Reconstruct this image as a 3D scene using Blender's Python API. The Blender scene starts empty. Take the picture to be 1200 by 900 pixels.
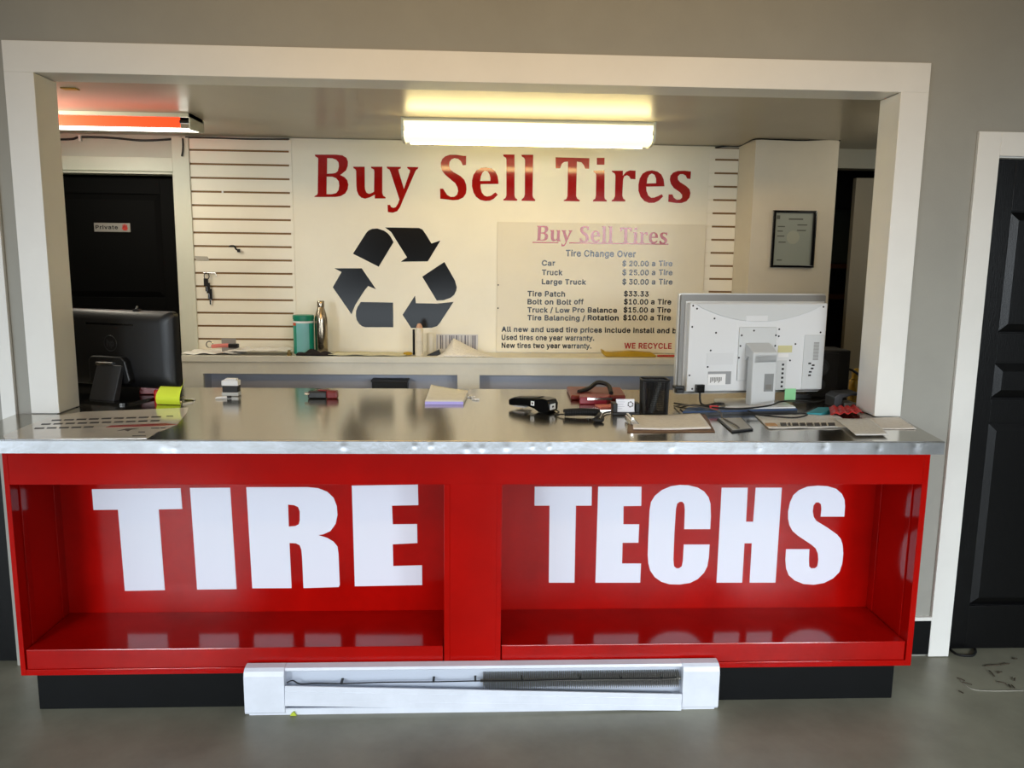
import bpy, bmesh, math, random
from mathutils import Vector, Matrix
from mathutils.geometry import tessellate_polygon
random.seed(7)
S = bpy.context.scene
COL = S.collection
# brightness of the daylit openings, the left and right ones added
DOOR_L, LEFT_L, SMALL_L, MIDDLE_L, RIGHT_L, SIDE_L, SIDE_AIM, SIDE_SPREAD = 0.44, 7.0, 2.2, 3.8, 7.8, 0.9, -0.6, 90
WARM_POWER, OFFICE_POWER, SKY = 8.5, 16.0, 0.2          # customer room lamp, added office side fill, sky outside
LAMP_E, STRIP_E, RED_E, WHITE_E = 1.3, 18.0, 1.1, 6.0      # emission of the office lamps and the added lens strips

# ---------------------------------------------------------------- camera
CAM = Vector((0.0, -2.9953, 1.6106))
RT = Vector((0.998945, -0.044272, 0.012174)); UP = Vector((-0.005392, 0.15019, 0.988642)); FW = Vector((0.045597, 0.987665, -0.149793))
FPX = 913.236
cd = bpy.data.cameras.new('camera'); cam = bpy.data.objects.new('camera', cd); COL.objects.link(cam)
cd.sensor_fit = 'HORIZONTAL'; cd.sensor_width = 36.0; cd.lens = FPX / 1200 * 36.0
cd.clip_start = 0.05; cd.clip_end = 100
cam.matrix_world = Matrix(((RT.x, UP.x, -FW.x, CAM.x), (RT.y, UP.y, -FW.y, CAM.y), (RT.z, UP.z, -FW.z, CAM.z), (0, 0, 0, 1)))
S.camera = cam

# ---------------------------------------------------------------- world, lights, exposure
S.view_settings.view_transform = 'Standard'
S.view_settings.look = 'None'
S.view_settings.exposure = 0.0
S.view_settings.gamma = 1.0
S.view_settings.use_curve_mapping = False
w = bpy.data.worlds.new('world'); S.world = w; w.use_nodes = True
w.node_tree.nodes['Background'].inputs[0].default_value = (0.62, 0.78, 1.0, 1)
w.node_tree.nodes['Background'].inputs[1].default_value = SKY

def area(name, loc, target, sx, sy, power, color, spread=180):
    l = bpy.data.lights.new(name, 'AREA'); l.shape = 'RECTANGLE'; l.size = sx; l.size_y = sy
    l.energy = power; l.color = color; l.spread = math.radians(spread)
    o = bpy.data.objects.new(name, l); COL.objects.link(o); o.location = loc
    o.rotation_euler = (Vector(target) - Vector(loc)).to_track_quat('-Z', 'Z').to_euler()
    return o
# daylight: the half raised roller door straight behind the photographer, the window right of it,
# and the wide open doorway in the left wall
area('roller_door_daylight', (-0.2, -5.97, 0.60), (-0.2, 0.0, 0.2), 7.2, 1.1, DOOR_L * math.pi * 7.9, (0.84, 0.93, 1.0), 70)
for nm, wx, ww, wl, tx in (('left_fill', -3.3, 1.15, LEFT_L, -1.6), ('small_window', 0.9, 1.2, SMALL_L, 0.7), ('middle_window', 2.12, 1.14, MIDDLE_L, 1.7), ('right_fill', 3.45, 0.90, RIGHT_L, 1.7)):  # outer left and right openings are unseen, added for more frontal light
    area(nm + '_daylight', (wx, -5.97, 1.95), (tx, 0.0, -0.9), ww, 1.1, wl * math.pi * ww * 1.1, (0.86, 0.94, 1.0), 66)
area('side_doorway_daylight', (-3.93, -3.9, 1.25), (0.0, -0.6, SIDE_AIM), 4.2, 2.3, SIDE_L * math.pi * 9.7, (0.84, 0.93, 1.0), SIDE_SPREAD)
# warm lamp under the customer room ceiling, turned to the wall above the opening
area('customer_room_lamp', (0.2, -2.7, 2.75), (0.2, 0.0, 2.40), 3.2, 0.25, WARM_POWER, (1.0, 0.62, 0.22), 84)
# unseen fill lights added at both sides to brighten the office
area('office_left_fill', (-2.3, 0.88, 2.29), (-0.7, 1.6, 1.35), 0.15, 1.2, OFFICE_POWER, (1.0, 0.93, 0.77))
area('office_right_fill', (2.3, 0.88, 2.29), (0.6, 1.6, 1.35), 0.15, 1.2, OFFICE_POWER * 0.25, (1.0, 0.93, 0.77))

def at(px, py, X=None, Y=None, Z=None):
    """point of a world plane (X, Y or Z fixed) along a line of sight of the survey camera"""
    d = FW + RT * ((px - 600) / FPX) - UP * ((py - 450) / FPX)
    if X is not None: t = (X - CAM.x) / d.x
    elif Y is not None: t = (Y - CAM.y) / d.y
    else: t = (Z - CAM.z) / d.z
    return CAM + d * t

# ---------------------------------------------------------------- materials
def lin(c):
    return tuple(((v / 255) / 12.92 if v / 255 <= 0.04045 else ((v / 255 + 0.055) / 1.055) ** 2.4) for v in c) + (1.0,)
MATS = {}
def mat(name, c, rough=0.5, metal=0.0, var=0.0, scale=8.0, bump=0.0, bscale=60.0, coat=0.0, stretch=(1, 1, 1), spec=0.5, emit=None, es=0.0, c2=None):
    if name in MATS: return MATS[name]
    m = bpy.data.materials.new(name); m.use_nodes = True; nt = m.node_tree; b = nt.nodes['Principled BSDF']
    b.inputs['Base Color'].default_value = lin(c); b.inputs['Roughness'].default_value = rough; b.inputs['Metallic'].default_value = metal
    b.inputs['Coat Weight'].default_value = coat; b.inputs['Coat Roughness'].default_value = 0.12
    b.inputs['Specular IOR Level'].default_value = spec
    tc = nt.nodes.new('ShaderNodeTexCoord'); mp = nt.nodes.new('ShaderNodeMapping'); mp.inputs['Scale'].default_value = stretch
    nt.links.new(tc.outputs['Object'], mp.inputs['Vector'])
    if var or c2:
        n = nt.nodes.new('ShaderNodeTexNoise'); n.inputs['Scale'].default_value = scale; n.inputs['Detail'].default_value = 6; n.inputs['Roughness'].default_value = 0.62
        nt.links.new(mp.outputs[0], n.inputs['Vector'])
        r = nt.nodes.new('ShaderNodeValToRGB'); a = lin(c)
        lo = lin(c2) if c2 else tuple(v * (1 - var) for v in a[:3]) + (1,)
        hi = a if c2 else tuple(min(1, v * (1 + var)) for v in a[:3]) + (1,)
        r.color_ramp.elements[0].color = lo; r.color_ramp.elements[1].color = hi
        r.color_ramp.elements[0].position = 0.33; r.color_ramp.elements[1].position = 0.67
        nt.links.new(n.outputs['Fac'], r.inputs['Fac']); nt.links.new(r.outputs['Color'], b.inputs['Base Color'])
    if bump:
        n2 = nt.nodes.new('ShaderNodeTexNoise'); n2.inputs['Scale'].default_value = bscale; n2.inputs['Detail'].default_value = 4
        nt.links.new(mp.outputs[0], n2.inputs['Vector'])
        bp = nt.nodes.new('ShaderNodeBump'); bp.inputs['Strength'].default_value = bump; bp.inputs['Distance'].default_value = 0.01
        nt.links.new(n2.outputs['Fac'], bp.inputs['Height']); nt.links.new(bp.outputs['Normal'], b.inputs['Normal'])
    if emit:
        b.inputs['Emission Color'].default_value = lin(emit); b.inputs['Emission Strength'].default_value = es
    MATS[name] = m
    return m

def newsprint(name, base, ink, scale):
    """paper printed with broken lines of small type"""
    if name in MATS: return MATS[name]
    m = mat(name, base, 0.8); nt = m.node_tree; b = nt.nodes['Principled BSDF']
    tc = nt.nodes.new('ShaderNodeTexCoord')
    br = nt.nodes.new('ShaderNodeTexBrick'); br.inputs['Scale'].default_value = scale; br.inputs['Mortar Size'].default_value = 0.035
    br.inputs['Color1'].default_value = lin(ink); br.inputs['Color2'].default_value = lin(base); br.inputs['Mortar'].default_value = lin(base)
    br.inputs['Bias'].default_value = 0.6; br.inputs['Brick Width'].default_value = 0.55; br.inputs['Row Height'].default_value = 0.18
    nt.links.new(tc.outputs['Object'], br.inputs['Vector']); nt.links.new(br.outputs['Color'], b.inputs['Base Color'])
    return m

M = dict(
 shop=mat('workshop_wall_paint', (74, 72, 68), 0.7, var=0.1, scale=2),
 wall=mat('wall_paint', (160, 158, 149), 0.6, var=0.05, scale=2.5, bump=0.05, bscale=150),
 back=mat('back_wall_paint', (196, 196, 184), 0.6, var=0.04, scale=2.0),
 ceil=mat('ceiling_paint', (176, 168, 150), 0.30, var=0.05, scale=2.0),
 trim=mat('trim_paint', (240, 238, 232), 0.35, var=0.03, scale=3),
 btrim=mat('back_trim_paint', (214, 214, 198), 0.4, var=0.04, scale=3),
 floor=mat('floor_paint', (134, 132, 115), 0.38, var=0.28, scale=1.6, bump=0.06, bscale=9),
 black=mat('black_door_paint', (4, 4, 5), 0.32, spec=0.3, bump=0.10, bscale=70, stretch=(6, 1, 0.6)),
 blackb=mat('black_vinyl_base', (4, 5, 6), 0.5, spec=0.2, var=0.3, scale=8),
 slat=mat('slatwall_laminate', (240, 234, 218), 0.42, var=0.03, scale=3),
 groove=mat('slatwall_groove', (128, 96, 58), 0.7),
 red=mat('red_paint', (170, 10, 5), 0.10, var=0.10, scale=3.5, bump=0.015, bscale=20, spec=0.16),
 redin=mat('red_paint_worn', (164, 9, 5), 0.12, var=0.16, scale=4, bump=0.015, bscale=20, spec=0.32),
 vinyl=mat('white_vinyl', (232, 236, 248), 0.35),
 steel=mat('brushed_steel', (184, 179, 168), 0.16, 1.0, var=0.05, scale=5, bump=0.012, bscale=30, stretch=(14, 1, 1)),
 lip=mat('dented_steel', (226, 228, 232), 0.24, 1.0, var=0.06, scale=14, bump=0.22, bscale=7),
 sign=mat('sign_board_white', (236, 230, 212), 0.42, var=0.03, scale=2.5),
 price=mat('price_board_cream', (224, 216, 196), 0.45, var=0.03, scale=3),
 redv=mat('red_vinyl', (158, 12, 8), 0.09, spec=0.5),
 blackv=mat('black_vinyl', (8, 8, 9), 0.16, spec=0.5),
 ledge=mat('ledge_paint', (222, 218, 204), 0.45, var=0.06, scale=5),
 cubby=mat('cubby_grey', (186, 190, 202), 0.55, var=0.04, scale=4),
 silver=mat('silver_plastic', (206, 209, 210), 0.38, var=0.02, scale=6),
 silver2=mat('silver_plastic_light', (222, 224, 226), 0.4),
 bezel=mat('grey_bezel', (128, 126, 122), 0.35, 0.3),
 bezel2=mat('bezel_edge', (205, 204, 200), 0.3, 0.4),
 dark=mat('dark_plastic', (16, 16, 18), 0.42, bump=0.02, bscale=200),
 dark2=mat('charcoal_plastic', (44, 46, 50), 0.45),
 gloss=mat('gloss_black', (10, 10, 11), 0.15),
 rubber=mat('black_rubber', (18, 18, 19), 0.55),
 white=mat('white_plastic', (238, 238, 238), 0.4),
 heat=mat('heater_enamel', (228, 231, 240), 0.38, var=0.05, scale=9),
 heatin=mat('heater_back', (212, 218, 230), 0.45, 0.2),
 fin=mat('heater_fins', (150, 146, 138), 0.4, 0.8),
 paper=mat('paper', (240, 237, 230), 0.8, var=0.04, scale=30),
 yellow=mat('fluorescent_note', (226, 244, 60), 0.7),
 teal=mat('teal_canister', (18, 150, 128), 0.35),
 tealb=mat('pale_blue_label', (128, 196, 200), 0.4),
 bottle=mat('bottle_steel', (170, 158, 140), 0.24, 1.0),
 cloth=mat('dark_cloth', (28, 20, 20), 0.9, var=0.5, scale=30, bump=0.5, bscale=60),
 maroon=mat('maroon_leather', (120, 24, 24), 0.35, var=0.2, scale=20),
 crimson=mat('crimson_leather', (142, 22, 44), 0.35),
 pink=mat('pink_paper', (222, 128, 120), 0.7),
 chrome=mat('chrome', (214, 214, 214), 0.15, 1.0),
 board=mat('brown_hardboard', (120, 86, 58), 0.6, var=0.15, scale=30),
 wood=mat('shelf_wood', (104, 62, 32), 0.6, var=0.2, scale=10),
 gold=mat('mustard_plastic', (176, 140, 24), 0.4, var=0.1, scale=20),
 blue=mat('blue_cover', (30, 62, 104), 0.45),
 green=mat('pale_green_note', (148, 216, 160), 0.8),
 tealp=mat('teal_paper', (40, 140, 150), 0.6),
 redbag=mat('red_wrapper', (186, 40, 38), 0.35, var=0.3, scale=40, bump=0.4, bscale=60),
)
NEWS = newsprint('newsprint', (236, 232, 226), (128, 126, 124), 60)
NEWS2 = newsprint('printed_form', (244, 236, 226), (188, 172, 160), 40)

# ---------------------------------------------------------------- mesh builder
class MB:
    def __init__(s): s.v = []; s.f = []; s.fm = []; s.mats = []
    def mi(s, m):
        if m not in s.mats: s.mats.append(m)
        return s.mats.index(m)
    def add(s, vs, fs, m, T=None):
        o = len(s.v); k = s.mi(m)
        s.v += [tuple(T @ Vector(v)) if T else tuple(v) for v in vs]
        for f in fs: s.f.append(tuple(i + o for i in f)); s.fm.append(k)
        return s
    def box(s, x0, x1, y0, y1, z0, z1, m, T=None):
        v = [(x, y, z) for x in (x0, x1) for y in (y0, y1) for z in (z0, z1)]
        return s.add(v, [(0, 1, 3, 2), (4, 6, 7, 5), (0, 4, 5, 1), (2, 3, 7, 6), (0, 2, 6, 4), (1, 5, 7, 3)], m, T)
    def prism(s, pts, a, b, m, plane='xz', holes=(), T=None):
        """polygon extruded from a to b along the third axis"""
        loops = [list(pts)] + [list(h) for h in holes]
        P = {'xz': lambda p, t: (p[0], t, p[1]), 'xy': lambda p, t: (p[0], p[1], t), 'yz': lambda p, t: (t, p[0], p[1])}[plane]
        flat = [p for l in loops for p in l]; n = len(flat)
        tri = tessellate_polygon([[Vector((p[0], p[1], 0)) for p in l] for l in loops])
        vs = [P(p, a) for p in flat] + [P(p, b) for p in flat]; fs = []
        for t in tri: fs.append(tuple(t)); fs.append(tuple(i + n for i in reversed(t)))
        o = 0
        for l in loops:
            k = len(l)
            for i in range(k): j = (i + 1) % k; fs.append((o + i, o + j, o + j + n, o + i + n))
            o += k
        return s.add(vs, fs, m, T)
    def tube(s, pts, r, m, seg=8, T=None):
        pts = [Vector(p) for p in pts]; vs = []; fs = []; n = len(pts); prev = None
        for i, p in enumerate(pts):
            t = (pts[min(i + 1, n - 1)] - pts[max(i - 1, 0)]).normalized()
            if prev is None:
                a = t.orthogonal().normalized()
            else:
                a = prev - t * prev.dot(t)
                a = a.normalized() if a.length > 1e-6 else t.orthogonal().normalized()
            prev = a; b = t.cross(a); rr = r[i] if isinstance(r, (list, tuple)) else r
            for k in range(seg):
                g = 2 * math.pi * k / seg; vs.append(p + a * rr * math.cos(g) + b * rr * math.sin(g))
        for i in range(n - 1):
            for k in range(seg):
                l = (k + 1) % seg; fs.append((i * seg + k, i * seg + l, (i + 1) * seg + l, (i + 1) * seg + k))
        fs.append(tuple(range(seg))[::-1]); fs.append(tuple((n - 1) * seg + k for k in range(seg)))
        return s.add(vs, fs, m, T)
    def lathe(s, prof, c, m, seg=28, T=None):
        vs = []; fs = []; n = len(prof)
        for r, z in prof:
            for k in range(seg):
                g = 2 * math.pi * k / seg; vs.append((c[0] + r * math.cos(g), c[1] + r * math.sin(g), c[2] + z))
        for i in range(n - 1):
            for k in range(seg):
                l = (k + 1) % seg; fs.append((i * seg + k, i * seg + l, (i + 1) * seg + l, (i + 1) * seg + k))
        fs.append(tuple(range(seg))[::-1]); fs.append(tuple((n - 1) * seg + k for k in range(seg)))
        return s.add(vs, fs, m, T)
    def grid(s, fn, nu, nv, m, T=None):
        vs = [fn(i / nu, j / nv) for i in range(nu + 1) for j in range(nv + 1)]
        fs = [(i * (nv + 1) + j, (i + 1) * (nv + 1) + j, (i + 1) * (nv + 1) + j + 1, i * (nv + 1) + j + 1) for i in range(nu) for j in range(nv)]
        return s.add(vs, fs, m, T)
    def build(s, name, parent=None, label=None, cat=None, group=None, kind=None, bevel=0, smooth=False, local=False, solid=0, fixn=True):
        me = bpy.data.meshes.new(name); off = Vector((0, 0, 0))
        if parent is None and not kind:
            xs = [v[0] for v in s.v]; ys = [v[1] for v in s.v]; zs = [v[2] for v in s.v]
            off = Vector(((min(xs) + max(xs)) / 2, (min(ys) + max(ys)) / 2, min(zs)))
        me.from_pydata([tuple(Vector(v) - off) for v in s.v], [], s.f)
        for m in s.mats: me.materials.append(m)
        me.polygons.foreach_set('material_index', s.fm)
        if fixn:
            bm = bmesh.new(); bm.from_mesh(me); bmesh.ops.recalc_face_normals(bm, faces=bm.faces); bm.to_mesh(me); bm.free()
        o = bpy.data.objects.new(name, me); COL.objects.link(o)
        if smooth:
            me.polygons.foreach_set('use_smooth', [True] * len(me.polygons)); me.set_sharp_from_angle(angle=math.radians(38))
        if parent is not None:
            o.parent = parent
            if not local:
                t = Vector((0, 0, 0)); p = parent
                while p is not None: t += p.location; p = p.parent
                o.location = -t
        else: o.location = off
        if solid:
            md = o.modifiers.new('thickness', 'SOLIDIFY'); md.thickness = solid; md.offset = 1
        if bevel:
            md = o.modifiers.new('bevel', 'BEVEL'); md.width = bevel; md.segments = 2; md.limit_method = 'ANGLE'; md.angle_limit = math.radians(40)
        tag(o, label, cat, group, kind)
        return o

def tag(o, label=None, cat=None, group=None, kind=None):
    if label: o['label'] = label
    if cat: o['category'] = cat
    if group: o['group'] = group
    if kind: o['kind'] = kind
    return o
def thing(name, label, cat, loc=(0, 0, 0), rz=0.0, group=None):
    o = bpy.data.objects.new(name, None); COL.objects.link(o); o.location = loc; o.rotation_euler = (0, 0, rz)
    o.empty_display_size = 0.05
    return tag(o, label, cat, group)
def spline(pts, n=8):
    pts = [Vector(p) for p in pts]; out = []
    for i in range(len(pts) - 1):
        p0 = pts[max(i - 1, 0)]; p1 = pts[i]; p2 = pts[i + 1]; p3 = pts[min(i + 2, len(pts) - 1)]
        for k in range(n):
            t = k / n
            out.append(0.5 * ((2 * p1) + (p2 - p0) * t + (2 * p0 - 5 * p1 + 4 * p2 - p3) * t * t + (3 * p1 - p0 - 3 * p2 + p3) * t ** 3))
    return out + [pts[-1]]
def text(parent, s, x0, x1, zb, zt, y, m, bold=0.026, name='text_line', local=False, label=None):
    """one line of sans lettering standing on baseline zb, from x0 to x1, capitals up to zt, on the plane y"""
    pen = 0.0; shapes = []
    def area2(l): return sum(l[i][0] * l[(i + 1) % len(l)][1] - l[(i + 1) % len(l)][0] * l[i][1] for i in range(len(l)))
    for ch in s:
        adv, loops = GLYPHS[ch]
        outer = [l for l in loops if area2(l) > 0]; inner = [l for l in loops if area2(l) <= 0]
        for l in outer:
            bx = [p[0] for p in l]; by = [p[1] for p in l]
            hs = [q for q in inner if min(bx) <= q[0][0] <= max(bx) and min(by) <= q[0][1] <= max(by)]
            shapes.append([[(pen + p[0], p[1]) for p in q] for q in [l] + hs])
        pen += adv + bold * 1.4
    xs = [p[0] for sh in shapes for p in sh[0]]; mn, mx = min(xs), max(xs); cap = 0.509 + bold
    def put(l): return [(x0 + (p[0] - mn) / (mx - mn) * (x1 - x0), zb + p[1] / cap * (zt - zb)) for p in l]
    mb = MB()
    for sh in shapes: mb.prism(put(sh[0]), y - 0.0006, y, m, 'xz', [put(q) for q in sh[1:]])
    return mb.build(name, parent, label, local=local)
GLYPHS={' ': (.188,[]),
'$': (.447,[[(.193,-.098),(.244,-.1),(.261,-.093),(.27,-.078),(.27,-.033),(.309,-.023),(.334,-.012),(.359,.001),(.379,.017),(.394,.032),(.418,.067),(.428,.092),(.433,.117),(.434,.142),(.429,.182),(.417,.212),(.399,.237),(.374,.259),(.349,.274),(.319,.289),(.27,.307),(.271,.422),(.277,.422),(.298,.407),(.309,.387),(.314,.367),(.324,.355),(.334,.352),(.399,.352),(.416,.357),(.426,.372),(.425,.402),(.417,.427),(.399,.462),(.367,.497),(.326,.522),(.274,.537),(.27,.542),(.268,.592),(.259,.604),(.244,.609),(.199,.609),(.184,.602),(.176,.587),(.175,.537),(.124,.52),(.104,.509),(.069,.482),(.041,.442),(.027,.397),(.029,.342),(.036,.317),(.05,.292),(.069,.269),(.092,.252),(.117,.237),(.176,.212),(.176,.087),(.174,.084),(.164,.088),(.142,.107),(.134,.121),(.128,.147),(.121,.157),(.109,.162),(.099,.163),(.034,.163),(.019,.155),(.012,.137),(.022,.087),(.042,.047),(.074,.011),(.119,-.016),(.174,-.031),(.178,-.083),(.184,-.093)],[(.274,.083),(.27,.092),(.27,.177),(.274,.185),(.294,.176),(.312,.162),(.319,.147),(.32,.137),(.314,.117),(.304,.103)],[(.169,.337),(.146,.357),(.141,.377),(.144,.392),(.149,.402),(.159,.413),(.174,.422),(.176,.337)]]),
'.': (.188,[[(.077,-.028),(.106,-.03),(.131,-.021),(.156,.002),(.164,.022),(.166,.052),(.158,.077),(.136,.1),(.111,.111),(.081,.112),(.056,.101),(.036,.082),(.025,.057),(.025,.027),(.035,.002),(.055,-.018)]]),
'/': (.249,[[(.005,-.1),(.075,-.102),(.088,-.095),(.095,-.085),(.26,.525),(.258,.545),(.245,.557),(.175,.559),(.16,.552),(.153,.54),(-.011,-.07),(-.008,-.09)]]),
'0': (.453,[[(.202,-.031),(.254,-.031),(.289,-.023),(.334,.0),(.361,.024),(.384,.054),(.408,.104),(.426,.174),(.43,.214),(.43,.294),(.425,.339),(.408,.404),(.381,.459),(.359,.486),(.314,.521),(.284,.533),(.229,.542),(.191,.539),(.164,.532),(.139,.521),(.113,.504),(.075,.464),(.044,.403),(.027,.334),(.023,.294),(.023,.214),(.027,.174),(.043,.109),(.057,.074),(.089,.026),(.114,.003),(.164,-.023)],[(.209,.078),(.189,.086),(.171,.104),(.149,.149),(.136,.224),(.136,.284),(.147,.354),(.164,.394),(.189,.423),(.214,.432),(.229,.434),(.251,.429),(.269,.418),(.284,.404),(.299,.375),(.314,.309),(.317,.224),(.304,.149),(.297,.129),(.283,.104),(.264,.087),(.249,.08),(.229,.076)]]),
'1': (.453,[[(.067,-.024),(.392,-.026),(.407,-.02),(.415,-.009),(.417,.056),(.415,.066),(.407,.075),(.392,.081),(.302,.083),(.302,.511),(.297,.524),(.287,.532),(.272,.535),(.187,.533),(.072,.449),(.062,.436),(.06,.356),(.067,.341),(.077,.333),(.097,.335),(.182,.396),(.186,.391),(.186,.086),(.182,.081),(.072,.081),(.057,.073),(.05,.056),(.05,-.004),(.057,-.018)]]),
'2': (.453,[[(.055,-.024),(.39,-.026),(.405,-.02),(.413,-.009),(.415,.061),(.41,.072),(.4,.08),(.39,.083),(.22,.083),(.213,.086),(.345,.229),(.387,.291),(.4,.326),(.406,.356),(.406,.391),(.393,.441),(.367,.481),(.34,.506),(.315,.521),(.275,.536),(.225,.542),(.18,.537),(.155,.53),(.115,.51),(.095,.494),(.075,.472),(.054,.436),(.042,.391),(.04,.361),(.046,.346),(.06,.337),(.125,.336),(.14,.34),(.15,.351),(.156,.386),(.168,.411),(.185,.425),(.21,.433),(.25,.43),(.275,.417),(.29,.396),(.294,.366),(.286,.336),(.26,.296),(.042,.061),(.038,.051),(.038,-.004),(.045,-.018)]]),
'3': (.453,[[(.188,-.031),(.245,-.032),(.294,-.021),(.321,-.011),(.358,.014),(.378,.034),(.401,.069),(.411,.094),(.418,.119),(.418,.169),(.405,.214),(.394,.234),(.376,.259),(.345,.284),(.32,.299),(.277,.314),(.395,.449),(.398,.459),(.398,.514),(.39,.527),(.38,.534),(.07,.535),(.055,.53),(.046,.519),(.044,.449),(.048,.439),(.059,.429),(.07,.426),(.232,.424),(.133,.309),(.131,.249),(.135,.234),(.15,.223),(.22,.221),(.255,.214),(.28,.199),(.293,.184),(.3,.169),(.302,.134),(.297,.114),(.29,.104),(.265,.085),(.23,.077),(.195,.078),(.164,.089),(.15,.099),(.143,.109),(.13,.147),(.115,.157),(.04,.158),(.03,.154),(.021,.144),(.018,.134),(.02,.109),(.027,.084),(.048,.044),(.065,.024),(.098,-.001),(.12,-.013),(.145,-.023)]]),
'5': (.453,[[(.193,-.031),(.221,-.033),(.271,-.027),(.321,-.008),(.346,.009),(.376,.039),(.404,.089),(.416,.139),(.414,.204),(.395,.259),(.363,.304),(.321,.336),(.271,.355),(.226,.36),(.186,.355),(.166,.349),(.176,.426),(.366,.426),(.384,.434),(.392,.449),(.392,.514),(.386,.525),(.374,.534),(.096,.535),(.081,.53),(.072,.519),(.041,.259),(.045,.239),(.061,.228),(.131,.22),(.166,.24),(.191,.248),(.216,.251),(.241,.248),(.261,.24),(.28,.224),(.291,.208),(.299,.184),(.301,.149),(.29,.114),(.271,.092),(.241,.078),(.206,.077),(.176,.089),(.156,.108),(.144,.144),(.131,.154),(.056,.156),(.046,.152),(.036,.141),(.034,.129),(.042,.084),(.05,.064),(.074,.029),(.096,.009),(.127,-.011),(.151,-.022)]]),
'A': (.48,[[(.007,-.024),(.087,-.026),(.102,-.019),(.109,-.009),(.152,.113),(.157,.116),(.323,.116),(.327,.112),(.371,-.009),(.378,-.019),(.392,-.026),(.467,-.026),(.48,-.019),(.487,-.009),(.487,.011),(.301,.516),(.296,.526),(.287,.532),(.277,.535),(.197,.535),(.187,.531),(.178,.521),(-.009,.006),(-.006,-.014)]]),
'B': (.456,[[(.051,-.024),(.246,-.026),(.306,-.021),(.336,-.013),(.376,.006),(.406,.032),(.423,.056),(.433,.076),(.443,.116),(.44,.176),(.432,.201),(.415,.231),(.401,.247),(.379,.266),(.379,.271),(.409,.306),(.417,.326),(.424,.371),(.419,.416),(.406,.451),(.391,.472),(.362,.501),(.341,.514),(.296,.529),(.241,.535),(.056,.535),(.046,.531),(.037,.521),(.034,.506),(.034,.001),(.038,-.014)],[(.151,.085),(.151,.201),(.156,.205),(.246,.205),(.276,.202),(.307,.186),(.325,.161),(.329,.146),(.326,.119),(.316,.104),(.301,.093),(.266,.084)],[(.151,.313),(.151,.426),(.261,.424),(.286,.416),(.302,.401),(.309,.381),(.308,.356),(.298,.336),(.281,.322),(.266,.315),(.241,.311)]]),
'C': (.51,[[(.239,-.031),(.286,-.032),(.331,-.025),(.371,-.011),(.416,.016),(.446,.044),(.471,.079),(.487,.114),(.499,.159),(.495,.174),(.481,.185),(.401,.185),(.386,.174),(.367,.129),(.35,.109),(.316,.088),(.276,.079),(.246,.08),(.211,.091),(.183,.109),(.158,.139),(.142,.174),(.134,.204),(.129,.254),(.135,.309),(.147,.349),(.158,.369),(.181,.398),(.201,.412),(.231,.425),(.266,.43),(.296,.427),(.316,.421),(.336,.411),(.357,.394),(.376,.364),(.386,.334),(.401,.323),(.476,.322),(.49,.329),(.497,.339),(.499,.349),(.494,.374),(.479,.414),(.459,.449),(.433,.479),(.401,.503),(.366,.522),(.326,.535),(.286,.541),(.231,.54),(.196,.533),(.136,.506),(.107,.484),(.082,.459),(.046,.404),(.032,.369),(.016,.294),(.016,.214),(.023,.174),(.034,.134),(.047,.104),(.064,.074),(.087,.044),(.111,.021),(.136,.003),(.196,-.024)]]),
'E': (.419,[[(.051,-.024),(.376,-.026),(.386,-.023),(.397,-.014),(.401,.001),(.401,.061),(.396,.072),(.386,.08),(.376,.083),(.156,.083),(.151,.086),(.151,.201),(.356,.203),(.373,.211),(.38,.221),(.381,.231),(.381,.291),(.376,.301),(.363,.311),(.156,.312),(.151,.315),(.151,.426),(.381,.428),(.392,.436),(.398,.451),(.398,.511),(.395,.521),(.386,.531),(.371,.535),(.061,.535),(.046,.531),(.037,.521),(.034,.506),(.034,.001),(.038,-.014)]]),
'L': (.393,[[(.051,-.024),(.361,-.026),(.378,-.019),(.387,-.004),(.387,.061),(.381,.073),(.371,.081),(.156,.083),(.151,.086),(.151,.511),(.145,.526),(.126,.535),(.051,.534),(.04,.526),(.034,.511),(.034,.001),(.038,-.014)]]),
'N': (.523,[[(.051,-.024),(.131,-.025),(.142,-.019),(.149,-.009),(.151,.323),(.37,-.019),(.386,-.026),(.461,-.026),(.476,-.022),(.485,-.014),(.489,.001),(.489,.511),(.486,.521),(.477,.531),(.466,.535),(.396,.535),(.381,.528),(.374,.516),(.371,.187),(.156,.526),(.146,.533),(.131,.535),(.056,.535),(.04,.526),(.034,.511),(.034,.001),(.038,-.014)]]),
'O': (.533,[[(.239,-.031),(.301,-.031),(.336,-.024),(.396,.002),(.426,.024),(.451,.049),(.487,.104),(.51,.169),(.517,.214),(.519,.259),(.512,.334),(.5,.374),(.471,.434),(.427,.484),(.396,.507),(.341,.531),(.301,.54),(.236,.54),(.196,.533),(.141,.509),(.111,.488),(.067,.439),(.046,.404),(.032,.369),(.016,.294),(.016,.214),(.023,.174),(.034,.134),(.047,.104),(.064,.074),(.106,.025),(.136,.003),(.196,-.024)],[(.236,.083),(.211,.091),(.186,.107),(.169,.124),(.149,.154),(.135,.199),(.131,.224),(.129,.254),(.135,.309),(.149,.354),(.168,.384),(.186,.402),(.211,.418),(.231,.425),(.266,.43),(.286,.428),(.32,.419),(.346,.403),(.366,.384),(.384,.354),(.394,.329),(.403,.284),(.4,.204),(.384,.154),(.364,.124),(.346,.106),(.321,.091),(.286,.08)]]),
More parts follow.
